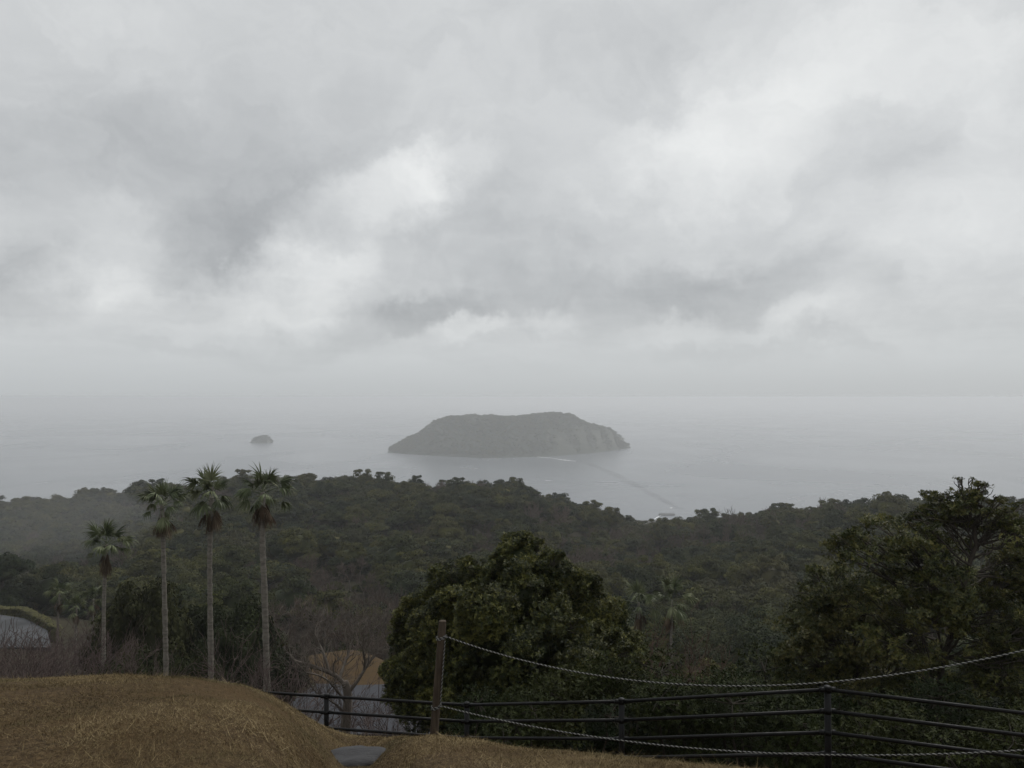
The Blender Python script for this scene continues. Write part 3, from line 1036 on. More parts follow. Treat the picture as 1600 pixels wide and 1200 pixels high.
foam([(866, 716.5), (880, 718.5), (900, 720.5)], 9, 'white surf off the tip of the long island')
foam([(838, 713.6), (850, 714.6), (866, 716)], 5, 'thin white surf line along the island shore')
foam([(1046, 793.5), (1050, 793)], 3, 'small white breaker at the landward end of the sandbar')
foam([(1020, 812), (1026, 808), (1033, 804.5)], 3, 'white surf on the beach beside the jetty')

# jetty at the shore
e = tag(link('jetty', None, loc=(0, 0, 0)), 'grey concrete jetty on the shore in the dip of the ridge', 'jetty')
mb = MB()
c0, c1 = np.array([200 * 1200 / 184.5 * (1029 - 800) / 1200, 200 * 1200 / 184.5]), np.array([200 * 1200 / 184.5 * (1054 - 800) / 1200, 200 * 1200 / 184.0])
mid_ = (c0 + c1) / 2
dl = c1 - c0
mb.box((mid_[0], mid_[1], 0.6), (np.hypot(*dl), 5, 2.0), math.atan2(dl[1], dl[0]))
link('deck', mb.mesh('jetty_deck'), M['concrete'], e)
mb = MB()
mb.box((mid_[0], mid_[1] + 3.6, 2.5), (np.hypot(*dl) * 0.97, 0.8, 0.8), math.atan2(dl[1], dl[0]))
link('parapet', mb.mesh('jetty_parapet'), M['concrete'], e)

# ------------------------------------------------------------------ car parks, hedge, huts in the valley


def draped(name, poly_px, mat, label, lift=0.25, n=26, kind='structure'):
    """flat lot: polygon given in ground coordinates (x, y), one level sheet with a skirt"""
    P = np.array(poly_px, float)
    z = max(gz(x, y) for x, y in P) + lift
    k = len(P)
    V = np.concatenate([np.c_[P, np.full(k, z)], np.c_[P, np.full(k, z - 5)]])
    faces = [list(range(k))] + [[i, i + k, (i + 1) % k + k, (i + 1) % k] for i in range(k)]
    me = bpy.data.meshes.new(name)
    me.from_pydata([tuple(v) for v in V], [], faces)
    return tag(link(name, me, mat), label, kind=kind), z


def gp(px, D):
    return ((px - 800) / 1200.0 * D, D)


draped('lower_road', [gp(430, 71), gp(700, 71), gp(700, 79), gp(640, 83.5), gp(560, 83), gp(430, 84)], M['asphalt'], 'wet grey asphalt lot seen through the black fence')
_lot, LOT_Z = draped('upper_car_park', [gp(-60, 138), gp(84, 138), gp(78, 148), gp(44, 156), gp(-60, 163)], M['car_park'], 'pale wet car park below the hedge', 0.1)

# hedge round the upper car park
rng = np.random.default_rng(4)
hp = np.array([gp(-60, 164), gp(0, 162), gp(40, 159), gp(66, 154), gp(92, 148)])
tt = np.linspace(0, len(hp) - 1, 3200)
hx, hy = np.interp(tt, range(5), hp[:, 0]), np.interp(tt, range(5), hp[:, 1])
th = rng.uniform(0, math.pi, 3200)
wz = Wave3(8, 0.5)(np.stack([hx, hy, 0 * hx], -1)) * 0.25 + 1
C = np.stack([hx + np.cos(th) * 1.1 * wz, hy + rng.uniform(-.8, .8, 3200), LOT_Z - 0.3 + np.sin(th) * 1.3 * wz], -1)
N = np.stack([np.cos(th), rng.normal(size=3200) * 0.3 - 0.3, np.sin(th) + 0.3], -1)
N /= np.linalg.norm(N, axis=1, keepdims=True)
mb = MB()
V, F = leaf_quads(C, N, 0.5, rng, 0.7)
mb.add(V, F, np.repeat(rng.random(3200), 4))
for k in range(0, 3200, 80):
    blob(mb, (hx[k], hy[k], LOT_Z - 1.2), (1.0, 1.0, 1.9), k, 8, 0.3)
M['hedge'] = leaf_mat('hedge_leaves', [(0.055, 0.055, 0.018), (0.075, 0.072, 0.024), (0.10, 0.088, 0.034)], 0.7, 0.2, 0.1)
tag(link('hedge', mb.mesh('hedge'), M['hedge']), 'yellow-green clipped hedge curving round the upper car park', 'hedge')

# red-brown wall by the car park, with a coping
wx, wy = gp(-8, 132)
e = tag(link('retaining_wall', None, loc=(wx, wy, EYE - 49.8)), 'red-brown wall below the upper car park behind bare shrubs', 'wall')
mb = MB()
mb.box((0, 0, 2.1), (11.5, 0.6, 5.2), 0.06)
link('wall_face', mb.mesh('wall_face'), M['red_wall'], e)
mb = MB()
mb.box((0, 0, 4.82), (11.8, 0.9, 0.24), 0.06)
link('coping', mb.mesh('coping'), M['grey_roof'], e)


def hut(px, D, base_py, w, d, h, rz, label, roof_h):
    x, y = gp(px, D)
    z = EYE - D * (base_py - 620) / 1200.0
    e = tag(link('hut', None, loc=(x, y, z), rz=rz), label, 'hut')
    mb = MB()
    g0 = min(gz(x, y) - z, -0.2) - 0.5
    mb.box((0, 0, (h + g0) / 2), (w, d, h - g0))
    link('wall', mb.mesh('hut_wall'), M['white_wall'], e)
    mb = MB()
    hw, hd = w / 2 + 0.25, d / 2 + 0.25
    V = [(-hw, -hd, h + 0.01), (hw, -hd, h + 0.01), (hw, hd, h + 0.01), (-hw, hd, h + 0.01), (-hw, 0, h + roof_h), (hw, 0, h + roof_h)]
    mb.add(V, [[0, 1, 5, 4], [2, 3, 4, 5], [3, 2, 1, 0]])
    mb.f[3].append(np.array([[0, 4, 3], [1, 2, 5]]) + mb.n - 6)
    link('roof', mb.mesh('hut_roof'), M['grey_roof'], e)
    mb = MB()
    mb.box((-w * 0.2, -d / 2 - 0.02, h * 0.55), (w * 0.28, 0.06, h * 0.35))
    wn_ = link('window', mb.mesh('hut_window'), M['dark_glass'], e)
    mb = MB()
    mb.box((w * 0.24, -d / 2 - 0.02, h * 0.42), (w * 0.2, 0.06, h * 0.8))
    link('door', mb.mesh('hut_door'), M['grey_roof'], e)
    return e


hut(374, 92, 1004, 1.3, 1.3, 1.5, 0.3, 'small white hut between the third and fourth palm trunks', 0.4)
hut(288, 74, 1056, 3.0, 2.6, 2.3, -0.4, 'white hut half hidden behind the second palm trunk', 0.7)

# ------------------------------------------------------------------ palms
print('palms')


def frond_mesh(name, elev, seed, dead=False, petiole=1.0, fan=1.05, roll=0.0, spread=165, droop=0.06):
    """fan leaf that leaves the trunk axis along +X at the given elevation and bends under its own weight"""
    rng = np.random.default_rng(seed)
    mb = MB()
    dd = np.array([math.cos(elev), 0, math.sin(elev)])
    P, q = [np.zeros(3)], np.zeros(3)
    for i in range(6):
        dd = dd + np.array([0, 0, -0.06 if not dead else -0.02])
        dd /= np.linalg.norm(dd)
        q = q + dd * petiole / 6
        P.append(q.copy())
    mb.tube(np.array(P), np.linspace(0.026, 0.013, 7), 4, False, 0.9)
    hub = P[-1]
    s0 = np.array([0, 1.0, 0])
    n0 = np.cross(dd, s0)
    side = s0 * math.cos(roll) + n0 * math.sin(roll)
    nrm = np.cross(dd, side)
    ns = 24
    for k in range(ns):
        f = k / (ns - 1) - 0.5
        a = f * R(spread) + rng.normal() * 0.05
        L = fan * (0.70 + 0.30 * math.cos(a)) * rng.uniform(0.82, 1.1)
        v = dd * math.cos(a) + side * math.sin(a) - nrm * 0.55 * abs(math.sin(a)) + rng.normal(size=3) * 0.03
        v /= np.linalg.norm(v)
        h0 = hub + dd * 0.18 * fan * (1 - 2 * abs(f))
        pts_ = [hub]
        q = h0.copy()
        dr = droop * rng.uniform(0.6, 1.6)
        for s in range(6):
            v = v + np.array([0, 0, -dr * (0.4 + 0.22 * s * s)])
            v /= np.linalg.norm(v)
            q = q + v * L / 6
            pts_.append(q.copy())
        pts_ = np.array(pts_)
        wd = np.array([0.010, 0.036, 0.044, 0.036, 0.022, 0.011, 0.003]) * (1 if not dead else 0.75)
        perp = side * math.cos(a) - dd * math.sin(a)
        perp = perp + nrm * (0.5 if k % 2 else -0.5)
        perp /= np.linalg.norm(perp)
        V = np.stack([pts_ - perp * wd[:, None], pts_ + perp * wd[:, None]], 1).reshape(-1, 3)
        i = np.arange(6)[:, None] * 2
        mb.add(V, i + [0, 2, 3, 1], float(np.clip(rng.normal(0.5, 0.28), 0, 1)))
    me = mb.mesh(name)
    me.materials.append(M['palm_dead'] if dead else M['palm_leaf'])
    return me


FR_UP = [frond_mesh('frond_up', R(80), 1, petiole=0.75, roll=0.5, droop=0.03), frond_mesh('frond_up', R(66), 2, petiole=0.85, roll=-0.7, droop=0.04), frond_mesh('frond_up', R(70), 21, petiole=0.6, roll=1.2, droop=0.03)]
FR_MID = [frond_mesh('frond_mid', R(44), 3, roll=0.5, droop=0.10), frond_mesh('frond_mid', R(28), 4, roll=-0.5, droop=0.12), frond_mesh('frond_mid', R(52), 5, petiole=1.15, roll=0.9, droop=0.10), frond_mesh('frond_mid', R(34), 15, petiole=1.1, roll=0.0, droop=0.14)]
FR_LOW = [frond_mesh('frond_low', R(6), 6, roll=0.3, droop=0.18), frond_mesh('frond_low', R(-12), 7, petiole=0.85, roll=-0.6, droop=0.2), frond_mesh('frond_low', R(14), 17, petiole=1.25, fan=0.85, droop=0.25, spread=120)]
FR_DEAD = [frond_mesh('frond_dead', R(-66), 8, True, 0.7, 1.15, 0.4, 70, 0.12), frond_mesh('frond_dead', R(-78), 9, True, 0.6, 1.2, -0.5, 60, 0.12), frond_mesh('frond_dead', R(-50), 10, True, 0.7, 1.05, 0.2, 80, 0.16)]


def palm(pts_px, D, width, crown, seed, label, group, dense=1.0, dead=1.0):
    """pts_px: trunk axis in the photograph from top to bottom; the foot goes down to the ground"""
    rng = np.random.default_rng(seed)
    ax = np.array([at(px, py, D) for px, py in pts_px])[::-1]
    foot = np.array([ax[0][0] - 0.15 * (ax[1][0] - ax[0][0]), D, gz(ax[0][0], D) - 0.3])
    ax = np.concatenate([[foot], ax])
    e = tag(link('palm_tree', None, loc=tuple(foot + [0, 0, 0.3])), label, 'palm', group)
    loc = ax - (foot + [0, 0, 0.3])
    zs = np.linspace(loc[0, 2], loc[-1, 2], 90)
    xs = np.interp(zs, loc[:, 2], loc[:, 0])
    xs = np.convolve(np.pad(xs, 8, 'edge'), np.ones(17) / 17, 'valid')
    H = zs[-1] - zs[0]
    t = (zs - zs[0]) / H
    rr_ = width / 2 * 0.86 * (1.12 - 0.36 * t + 0.5 * np.exp(-t * 14)) * (1 + 0.08 * rng.normal(size=90))
    mb = MB()
    mb.tube(np.stack([xs, 0 * xs, zs], -1), rr_, 10, True)
    link('trunk', mb.mesh('palm_trunk', True), M['palm_bark'], e)
    top = np.array([xs[-1], 0, zs[-1]])

    def put(pool, n, zr, ph, nm, s0=0.7, s1=1.15, tilt=0.18):
        for k in range(n):
            o = link(nm, pool[int(rng.integers(len(pool)))], None, e)
            o.location = tuple(top + [0, 0, rng.uniform(*zr) * crown])
            o.rotation_euler = (rng.normal() * tilt, rng.normal() * tilt, ph + k * 2.399 + rng.normal() * 0.25)
            s = crown * 0.80 * rng.uniform(s0, s1)
            o.scale = (s, s, s)
    put(FR_UP, int(6 * dense), (0.05, 0.2), rng.random() * 6, 'frond')
    put(FR_MID, int(11 * dense), (-0.15, 0.1), rng.random() * 6, 'frond')
    put(FR_LOW, int(6 * dense), (-0.35, 0.0), rng.random() * 6, 'frond')
    put(FR_DEAD, int(13 * dead), (-0.75, -0.15), rng.random() * 6, 'dead_frond', 0.75, 1.0, 0.1)
    return e


TALL = 'tall fan palms along the edge of the mound'
palm([(169, 850), (166, 900), (165, 960), (166, 1050)], 48, 0.30, 1.02, 1, 'shortest of the four tall fan palms, with the lowest crown', TALL, dead=1.1)
palm([(254, 788), (257, 850), (259, 920), (261, 980), (263, 1055)], 42, 0.33, 0.98, 2, 'second tall fan palm, with shaggy brown skirt, beside the shortest one', TALL)
palm([(332, 775), (329, 850), (330, 920), (331, 980), (333, 1060)], 38, 0.33, 0.94, 3, 'third tall fan palm, with ragged crown against the ridge top', TALL, 0.9)
palm([(412, 769), (410, 830), (414, 900), (417, 980), (420, 1072)], 34, 0.34, 0.86, 4, 'tallest fan palm with curved trunk, crown standing out against the sea', TALL, 0.9)
SM = 'small palms below the tall ones'
palm([(96, 926), (94, 975)], 88, 0.28, 1.12, 5, 'small palm standing farthest from the shortest tall palm', SM, 0.8, 0.5)
palm([(123, 948), (122, 985)], 84, 0.28, 1.0, 6, 'small low-crowned palm in the middle of the little trio', SM, 0.8, 0.5)
palm([(149, 934), (148, 980)], 86, 0.28, 1.1, 7, 'small palm partly hidden by the shortest tall palm trunk', SM, 0.8, 0.5)
SM2 = 'two pale palms in the wood'
palm([(997, 940), (998, 1000)], 52, 0.24, 1.1, 8, 'pale small palm nearer the big round-crowned tree', SM2, 0.8, 0.5)
palm([(1049, 936), (1047, 1000)], 50, 0.24, 1.1, 9, 'pale small palm above the red-brown bare shrub', SM2, 0.8, 0.5)

# ------------------------------------------------------------------ near trees
print('near trees')


def sprigs(C, Dv, nleaf, L, Wd, rng, tone=0.0):
    """rosettes of leaves at twig ends"""
    n = len(C)
    C = np.repeat(C, nleaf, 0)
    Dv = np.repeat(Dv, nleaf, 0)
    m = len(C)
    v = rng.normal(size=(m, 3))
    v -= (v * Dv).sum(1, keepdims=True) * Dv
    v /= np.linalg.norm(v, axis=1, keepdims=True) + 1e-9
    t = Dv * rng.uniform(0.1, 0.9, (m, 1)) + v
    t /= np.linalg.norm(t, axis=1, keepdims=True)
    s = np.cross(t, Dv)
    s /= np.linalg.norm(s, axis=1, keepdims=True) + 1e-9
    nn = np.cross(s, t)
    ll = L * rng.uniform(0.6, 1.25, (m, 1))
    b0 = C - Dv * rng.uniform(0, 1.2, (m, 1)) * L
    V = np.stack([b0, b0 + t * ll * 0.5 + s * Wd * 0.5 + nn * ll * 0.07, b0 + t * ll - nn * ll * 0.06, b0 + t * ll * 0.5 - s * Wd * 0.5 + nn * ll * 0.07], 1).reshape(-1, 3)
    k = np.arange(m)[:, None] * 4
    F = np.concatenate([k + [0, 1, 2], k + [0, 2, 3]])
    a = np.repeat(np.clip(np.repeat(rng.uniform(0.0, 0.8, n), nleaf) + rng.uniform(-.1, .3, m) + tone, 0, 1), 4)
    return V, F, a


def lobed_tree(name, D, trunk_px, lobes, per_m2, leaf, leafmat, label, seed, gap=0.0, trunk_r=0.12, nleaf=8, fork=3, branches=26, core=0.0, cat='tree', sats=5, flat=0.6):
    """lobes: (px, py, half width px, half height px, depth offset m); trunk_px from the foot up"""
    rng = np.random.default_rng(seed)
    tp = np.array([at(px, py, D + o) for px, py, o in trunk_px])
    foot = np.array([tp[0][0], tp[0][1], gz(tp[0][0], tp[0][1])])
    if tp[0][2] > foot[2]:
        tp = np.concatenate([[foot - [0, 0, 0.2]], tp])
    e = tag(link(name, None, loc=tuple(foot)), label, cat)
    tb, lb = MB(), MB()
    tt = np.linspace(0, len(tp) - 1, 6 * len(tp))
    TP = np.stack([np.interp(tt, range(len(tp)), tp[:, k]) for k in range(3)], -1)
    TP[:, :2] += rng.normal(size=(len(TP), 2)) * 0.015
    tr_ = np.linspace(trunk_r * 1.25, trunk_r * 0.35, len(TP))
    tb.tube(TP - foot, tr_, 8, True)
    w = Wave3(seed, 2.6)
    sat = []
    for (px, py, hw, hh, off) in lobes:
        for q in range(sats):
            a = rng.uniform(-0.35, math.pi + 0.35)
            k_ = rng.uniform(0.26, 0.46)
            sat.append((px + math.cos(a) * hw * rng.uniform(0.7, 1.05), py - math.sin(a) * hh * rng.uniform(0.7, 1.05), hw * k_, hw * k_ * flat, off + rng.uniform(-0.8, 0.4) * hw / 1200.0 * D))
    full = [(L_, False) for L_ in lobes] + [(L_, True) for L_ in sat]
    for (px, py, hw, hh, off), small in full:
        c = at(px, py, D + off)
        r = np.array([hw, 0.85 * hw, hh]) / 1200.0 * (D + off)
        n = int(per_m2 * 4 * math.pi * ((r[0] * r[2]) ** 1.6 / 1 + 0) ** (1 / 1.6))
        d = rng.normal(size=(n, 3))
        d /= np.linalg.norm(d, axis=1, keepdims=True)
        fl = (d[:, 2] < -0.35) & (rng.random(n) < 0.7)
        d[fl, 2] *= -1
        C = c + d * r * (rng.uniform(0.55, 1.05, (n, 1)) ** 0.6)
        C += 0.10 * np.stack([w(C + k * 7.7) for k in range(3)], -1) * min(1.0, r[0])
        if gap > 0:
            kp = (w(C * 1.3) + 0.8 * w(C * 3.1 + 5)) > -1.2 + gap * 2.0
            C, d = C[kp], d[kp]
        dv = d * 0.7 + [0, 0, 0.45] + rng.normal(size=C.shape) * 0.4
        dv /= np.linalg.norm(dv, axis=1, keepdims=True)
        V, F, a = sprigs(C - foot, dv, nleaf, leaf, leaf * 0.36, rng, rng.uniform(-0.22, 0.18))
        lb.add(V, F, a)
        if core > 0 and not small:
            blob(lb, c - foot, r * core, seed + int(px), 10, 0.1)
        # limb from the trunk to the lobe and its branches
        k0 = int(np.argmin(np.linalg.norm(TP - (c - [0, 0, 0.9 * r[0] + 0.3]), axis=1)))
        s = TP[k0]
        m_ = (s + c) / 2 + [0, 0, -0.12 * np.linalg.norm(c - s)] + rng.normal(size=3) * 0.06
        tl = np.linspace(0, 1, 9)[:, None]
        limb = s * (1 - tl) ** 2 + 2 * m_ * tl * (1 - tl) + c * tl ** 2 + rng.normal(size=(9, 3)) * 0.02
        tb.tube(limb - foot, np.linspace(min(tr_[k0] * 0.6, trunk_r * 0.45, 0.016 if small else 1), 0.006, 9), 6, False)
        for q in range(min(branches // 3 if small else branches, len(C))):
            tgt = C[int(rng.integers(len(C)))]
            s2 = limb[int(rng.integers(4, 9))]
            m2 = (s2 + tgt) / 2 + rng.normal(size=3) * 0.1 * np.linalg.norm(tgt - s2)
            tl = np.linspace(0, 1, 6)[:, None]
            br = s2 * (1 - tl) ** 2 + 2 * m2 * tl * (1 - tl) + tgt * tl ** 2
            tb.tube(br - foot, np.linspace(0.014, 0.004, 6), 4, False)
    link('trunk', tb.mesh(name + '_trunk', True), M['bark'], e)
    link('crown', lb.mesh(name + '_crown'), leafmat, e)
    return e


lobed_tree('evergreen_tree', 20.0, [(800, 1180, 0), (805, 1050, 0), (812, 940, 0)],
           [(818, 872, 46, 34, 0), (858, 892, 40, 32, -.2), (785, 895, 46, 34, -.3), (722, 912, 48, 38, -0.2), (790, 940, 92, 54, -0.8), (882, 930, 52, 44, 0), (930, 968, 46, 46, 0.1),
            (672, 962, 44, 46, 0), (800, 1005, 125, 64, -1.2), (652, 1020, 42, 52, 0.2), (690, 1055, 76, 54, -0.7), (900, 1015, 84, 54, -0.6),
            (945, 1050, 46, 38, 0), (640, 1085, 34, 30, 0), (820, 1085, 130, 60, -1.0), (905, 1100, 66, 44, -0.4), (700, 1110, 74, 36, -0.6), (800, 965, 110, 76, 1.0)],
           230, 0.074, M['centre_leaf'], 'big dense round-crowned dark evergreen just beyond the rope post', 51, gap=0.30, trunk_r=0.20, core=0.55, sats=7, flat=0.7)

lobed_tree('broadleaf_tree', 17.0, [(1450, 1180, 0), (1468, 1040, 0), (1498, 930, 0), (1522, 850, 0), (1512, 785, 0)],
           [(1502, 751, 17, 8, 0), (1518, 764, 36, 9, 0), (1492, 776, 40, 9, .2), (1536, 783, 32, 9, -.2), (1470, 796, 34, 9, 0.1), (1512, 796, 44, 9, -.3), (1556, 802, 26, 9, -0.1), (1436, 812, 38, 11, 0), (1488, 816, 30, 9, .3), (1548, 822, 30, 10, 0.2),
            (1585, 838, 46, 26, -0.4), (1395, 842, 66, 30, 0.2), (1350, 862, 58, 34, -0.3), (1430, 872, 60, 26, -0.4), (1450, 920, 84, 34, -0.6),
            (1585, 900, 56, 34, 0.5), (1400, 930, 80, 40, 0.3), (1520, 955, 80, 34, -0.7), (1590, 985, 60, 46, -0.2), (1440, 990, 100, 40, -0.5), (1560, 872, 44, 20, 0.9), (1545, 915, 54, 24, 0.8), (1480, 850, 40, 18, 0.6), (1600, 800, 34, 18, 0.7), (1570, 1050, 70, 40, -.3), (1480, 1060, 80, 36, 0.2)],
           170, 0.078, M['right_leaf'], 'tall open-crowned broadleaf tree rising above the ridge, branches showing', 57, gap=0.60, trunk_r=0.085, branches=14, sats=5, flat=0.34)

lobed_tree('broadleaf_tree', 20.0, [(1345, 1200, 0), (1340, 1080, 0), (1330, 980, 0)],
           [(1300, 920, 62, 36, 0), (1350, 945, 70, 40, -0.3), (1275, 965, 58, 38, 0.2), (1330, 1000, 90, 46, -0.4), (1270, 1030, 66, 40, 0), (1390, 1030, 80, 44, 0.2),
            (1330, 1075, 84, 40, -0.3)],
           170, 0.078, M['right_leaf'], 'lower olive broadleaf tree between the fence corner and the tall open tree', 59, gap=0.52, trunk_r=0.08, branches=16, sats=6, flat=0.45)

lobed_tree('broadleaf_tree', 18.5, [(1640, 1200, 0), (1630, 1060, 0), (1615, 940, 0)],
           [(1600, 835, 26, 14, 0), (1632, 850, 50, 20, 0), (1595, 880, 46, 20, -.3), (1650, 905, 60, 30, 0.2), (1600, 935, 56, 26, -.4), (1572, 990, 50, 28, .3), (1625, 1000, 70, 36, -.3),
            (1590, 1060, 70, 36, -.5), (1650, 1080, 70, 40, 0)],
           170, 0.078, M['right_leaf'], 'dark broadleaf tree at the right edge beside the tall open-crowned tree', 63, gap=0.50, trunk_r=0.09, branches=14, sats=6, flat=0.42)

# leafy undergrowth on the slope behind the fence: three shapes, each plant its own object


def shrub_mesh(seed, leaf=0.052, n=1900):
    rng = np.random.default_rng(seed)
    lb, tb = MB(), MB()
    for k in range(9):
        a = rng.uniform(0, 6.28)
        c = np.array([math.cos(a) * rng.uniform(0, .75), math.sin(a) * rng.uniform(0, .75), rng.uniform(0.5, 1.7)])
        r = rng.uniform(0.35, 0.6) * np.array([1, 1, 0.75])
        d = rng.normal(size=(n // 9, 3))
        d /= np.linalg.norm(d, axis=1, keepdims=True)
        C = c + d * r * rng.uniform(0.6, 1.05, (len(d), 1))
        dv = d * 0.7 + [0, 0, 0.5] + rng.normal(size=C.shape) * 0.4
        dv /= np.linalg.norm(dv, axis=1, keepdims=True)
        V, F, at2 = sprigs(C, dv, 7, leaf, leaf * 0.4, rng)
        lb.add(V, F, at2)
        tl = np.linspace(0, 1, 6)[:, None]
        st = np.array([rng.normal() * 0.08, rng.normal() * 0.08, -0.3])
        tb.tube(st * (1 - tl) + c * tl + rng.normal(size=(6, 3)) * 0.03, np.linspace(0.03, 0.01, 6), 5, False)
        for q in range(7):
            g_ = C[int(rng.integers(len(C)))]
            tb.tube(c * (1 - tl) + g_ * tl, np.linspace(0.01, 0.004, 6), 3, False)
    a_, b_ = lb.mesh('shrub_crown'), tb.mesh('shrub_stem', True)
    a_.materials.append(M['shrub_leaf'])
    b_.materials.append(M['bark'])
    return a_, b_


SHRUB = [shrub_mesh(200 + i) for i in range(3)]
rng = np.random.default_rng(77)
NEARS = []
for (px, D, s) in [(740, 15.5, 1.1), (800, 14.2, 1.0), (860, 15.0, 1.2), (930, 14.5, 1.2), (990, 15.5, 1.4), (1060, 14.5, 1.3), (1120, 16, 1.5), (1185, 14, 1.3),
                   (1230, 15.2, 1.5), (1290, 13.5, 1.3), (1350, 14.5, 1.4), (1410, 13.2, 1.3), (1470, 14, 1.4), (1540, 13, 1.3), (1600, 14, 1.5), (1660, 13, 1.4),
                   (1010, 20, 1.7), (1090, 22, 1.9), (1160, 21, 1.9), (1240, 19, 1.8), (1060, 30, 2.2), (1160, 30, 2.4), (1240, 28, 2.3), (1000, 32, 2.2),
                   (1110, 38, 2.6), (1200, 38, 2.6), (1290, 36, 2.6), (1500, 20, 1.8), (1590, 20, 2.0), (1420, 22, 2.0), (1090, 46, 2.8), (1250, 47, 2.9), (1170, 46, 3.0),
                   (960, 40, 2.4), (900, 26, 1.8), (1560, 26, 2.2), (1480, 28, 2.4), (1370, 30, 2.4)]:
    NEARS.append((px, D, s))
ORD = ['first', 'second', 'third', 'fourth', 'fifth', 'sixth', 'seventh', 'eighth', 'ninth', 'tenth', 'eleventh', 'twelfth', 'thirteenth', 'fourteenth', 'fifteenth', 'sixteenth', 'seventeenth', 'eighteenth']
band = [0 if D < 17 else 1 if D < 25 else 2 for _, D, _ in NEARS]
rank = [sum(1 for j in range(len(NEARS)) if band[j] == band[i] and NEARS[j][0] < NEARS[i][0]) for i in range(len(NEARS))]
for i, (px, D, s) in enumerate(NEARS):
    x, y = gp(px, D)
    where = ('just behind the black fence' if D < 17 else 'a little below the fence' if D < 25 else 'well below the fence')
    side = 'below the big round-crowned tree' if px < 1010 else 'between the two big near trees' if px < 1300 else 'below the tall open-crowned tree'
    e = tag(link('evergreen_shrub', None, loc=(x, y, gz(x, y) - 0.05), rz=rng.uniform(0, 6.28), sc=s * rng.uniform(0.9, 1.1)),
            'dark shrub %s, %s from the wooden post' % (where, ORD[rank[i]]), 'shrub', 'shrubs ' + where)
    link('stem', SHRUB[i % 3][1], None, e)
    link('crown', SHRUB[i % 3][0], None, e)

# ------------------------------------------------------------------ bare shrubs and trees near the mound
for t_, w_ in BARE_SHRUB:
    t_.materials.append(M['bark_purple'])
    w_.materials.append(M['bark_purple'])
red = [(t_.copy(), w_.copy()) for t_, w_ in BARE_SHRUB[:2]]
for q in red:
    for me in q:
        me.materials[0] = M['bark_red']


def bare(px, D, top_py, protos, k, label, group, name='bare_shrub'):
    x, y = gp(px, D)
    z = gz(x, y)
    h = (EYE + D * (620 - top_py) / 1200.0) - z
    s = h / 3.1
    e = tag(link(name, None, loc=(x, y, z), rz=k * 1.3, sc=(s * 0.95, s * 0.95, s)), label, 'shrub', group)
    link('stem', protos[k % len(protos)][0], None, e)
    link('branches', protos[k % len(protos)][1], None, e)
    return e


GB = 'bare purple-brown shrubs beyond the mound crest'
for k, (px, D, t) in enumerate([(-30, 19, 975), (25, 21, 985), (70, 25, 1000), (110, 26, 985), (180, 27, 1000)]):
    where = 'left of the shortest tall palm' if px < 160 else 'beside the shortest tall palm'
    bare(px, D, t, BARE_SHRUB, k, 'bare purple-brown shrub beyond the mound crest, %s from the left' % ORD[[-30, 25, 70, 110, 180, 215].index(px)], GB)
for k, (px, D, t) in enumerate([(118, 60, 992), (150, 52, 1000), (188, 48, 1008), (100, 74, 985), (200, 66, 985), (60, 50, 1015), (20, 62, 1010), (140, 76, 975)]):
    bare(px, D, t, BARE_SHRUB, k + 2, 'bare grey-purple bush down the slope, %s from the left' % ORD[[20, 60, 100, 118, 140, 150, 188, 200].index(px)], 'bare bushes down the slope by the small palms')
for k, (px, D, t) in enumerate([(395, 27, 1020), (465, 24, 1040), (425, 38, 985)]):
    bare(px, D, t, BARE_SHRUB, k + 1, 'bare twiggy shrub near the tallest palm, %s from the left' % ORD[[395, 425, 465].index(px)], 'bare shrubs beside the tallest palm')
for k, (px, D, t) in enumerate([(1020, 40, 985), (1048, 37, 990), (1000, 44, 1000)]):
    bare(px, D, t, red, k, 'red-brown leafless shrub under the two pale palms', 'red-brown shrubs under the two pale palms')
for k, (px, D, t) in enumerate([(590, 24, 1070), (610, 28, 1080)]):
    bare(px, D, t, BARE_SHRUB, k, 'small leafless bush at the foot of the big round-crowned tree', 'small leafless bushes by the big tree')

# the bare tree in front of the asphalt lot
rng = np.random.default_rng(14)
D = 25.0
x, y = gp(542, D)
foot = np.array([x, y, gz(x, y)])
e = tag(link('bare_tree', None, loc=tuple(foot)), 'leafless spreading tree with forked pale trunk behind the black fence', 'tree')
tr, tw = MB(), MB()


def pathpx(L):
    return np.array([at(a, b_, D + o) for a, b_, o in L]) - foot


def smooth_path(P, n):
    t = np.linspace(0, len(P) - 1, n)
    Q = np.stack([np.interp(t, range(len(P)), P[:, k]) for k in range(3)], -1)
    for _ in range(2):
        Q[1:-1] = (Q[:-2] + 2 * Q[1:-1] + Q[2:]) / 4
    return Q


trunk_path = np.concatenate([[[0, 0, -0.3]], pathpx([(541, 1135, 0), (545, 1100, 0), (545, 1078, 0), (540, 1062, 0)])])
tr.tube(smooth_path(trunk_path, 24), np.linspace(0.19, 0.12, 24), 9, True)
LIMBS = [([(545, 1078, 0), (536, 1058, 0), (518, 1048, -.1), (495, 1040, -.2), (478, 1033, -.2), (462, 1032, -.1), (455, 1020, 0)], 0.085),
         ([(545, 1080, 0), (560, 1062, .1), (570, 1045, .2), (580, 1030, .3), (592, 1018, .4)], 0.07),
         ([(533, 1055, 0), (538, 1040, .3), (545, 1022, .5), (550, 1005, .7), (552, 990, .8)], 0.055),
         ([(515, 1046, -.1), (512, 1030, 0), (505, 1012, .2), (498, 1000, .3), (492, 985, .3)], 0.05),
         ([(570, 1045, .2), (572, 1028, 0), (568, 1010, -.2), (570, 995, -.3)], 0.045),
         ([(544, 1095, 0), (530, 1078, -.4), (515, 1060, -.8), (500, 1052, -1.1), (480, 1048, -1.4)], 0.05),
         ([(540, 1110, 0), (528, 1098, -.3), (512, 1088, -.6), (495, 1078, -.9)], 0.04)]
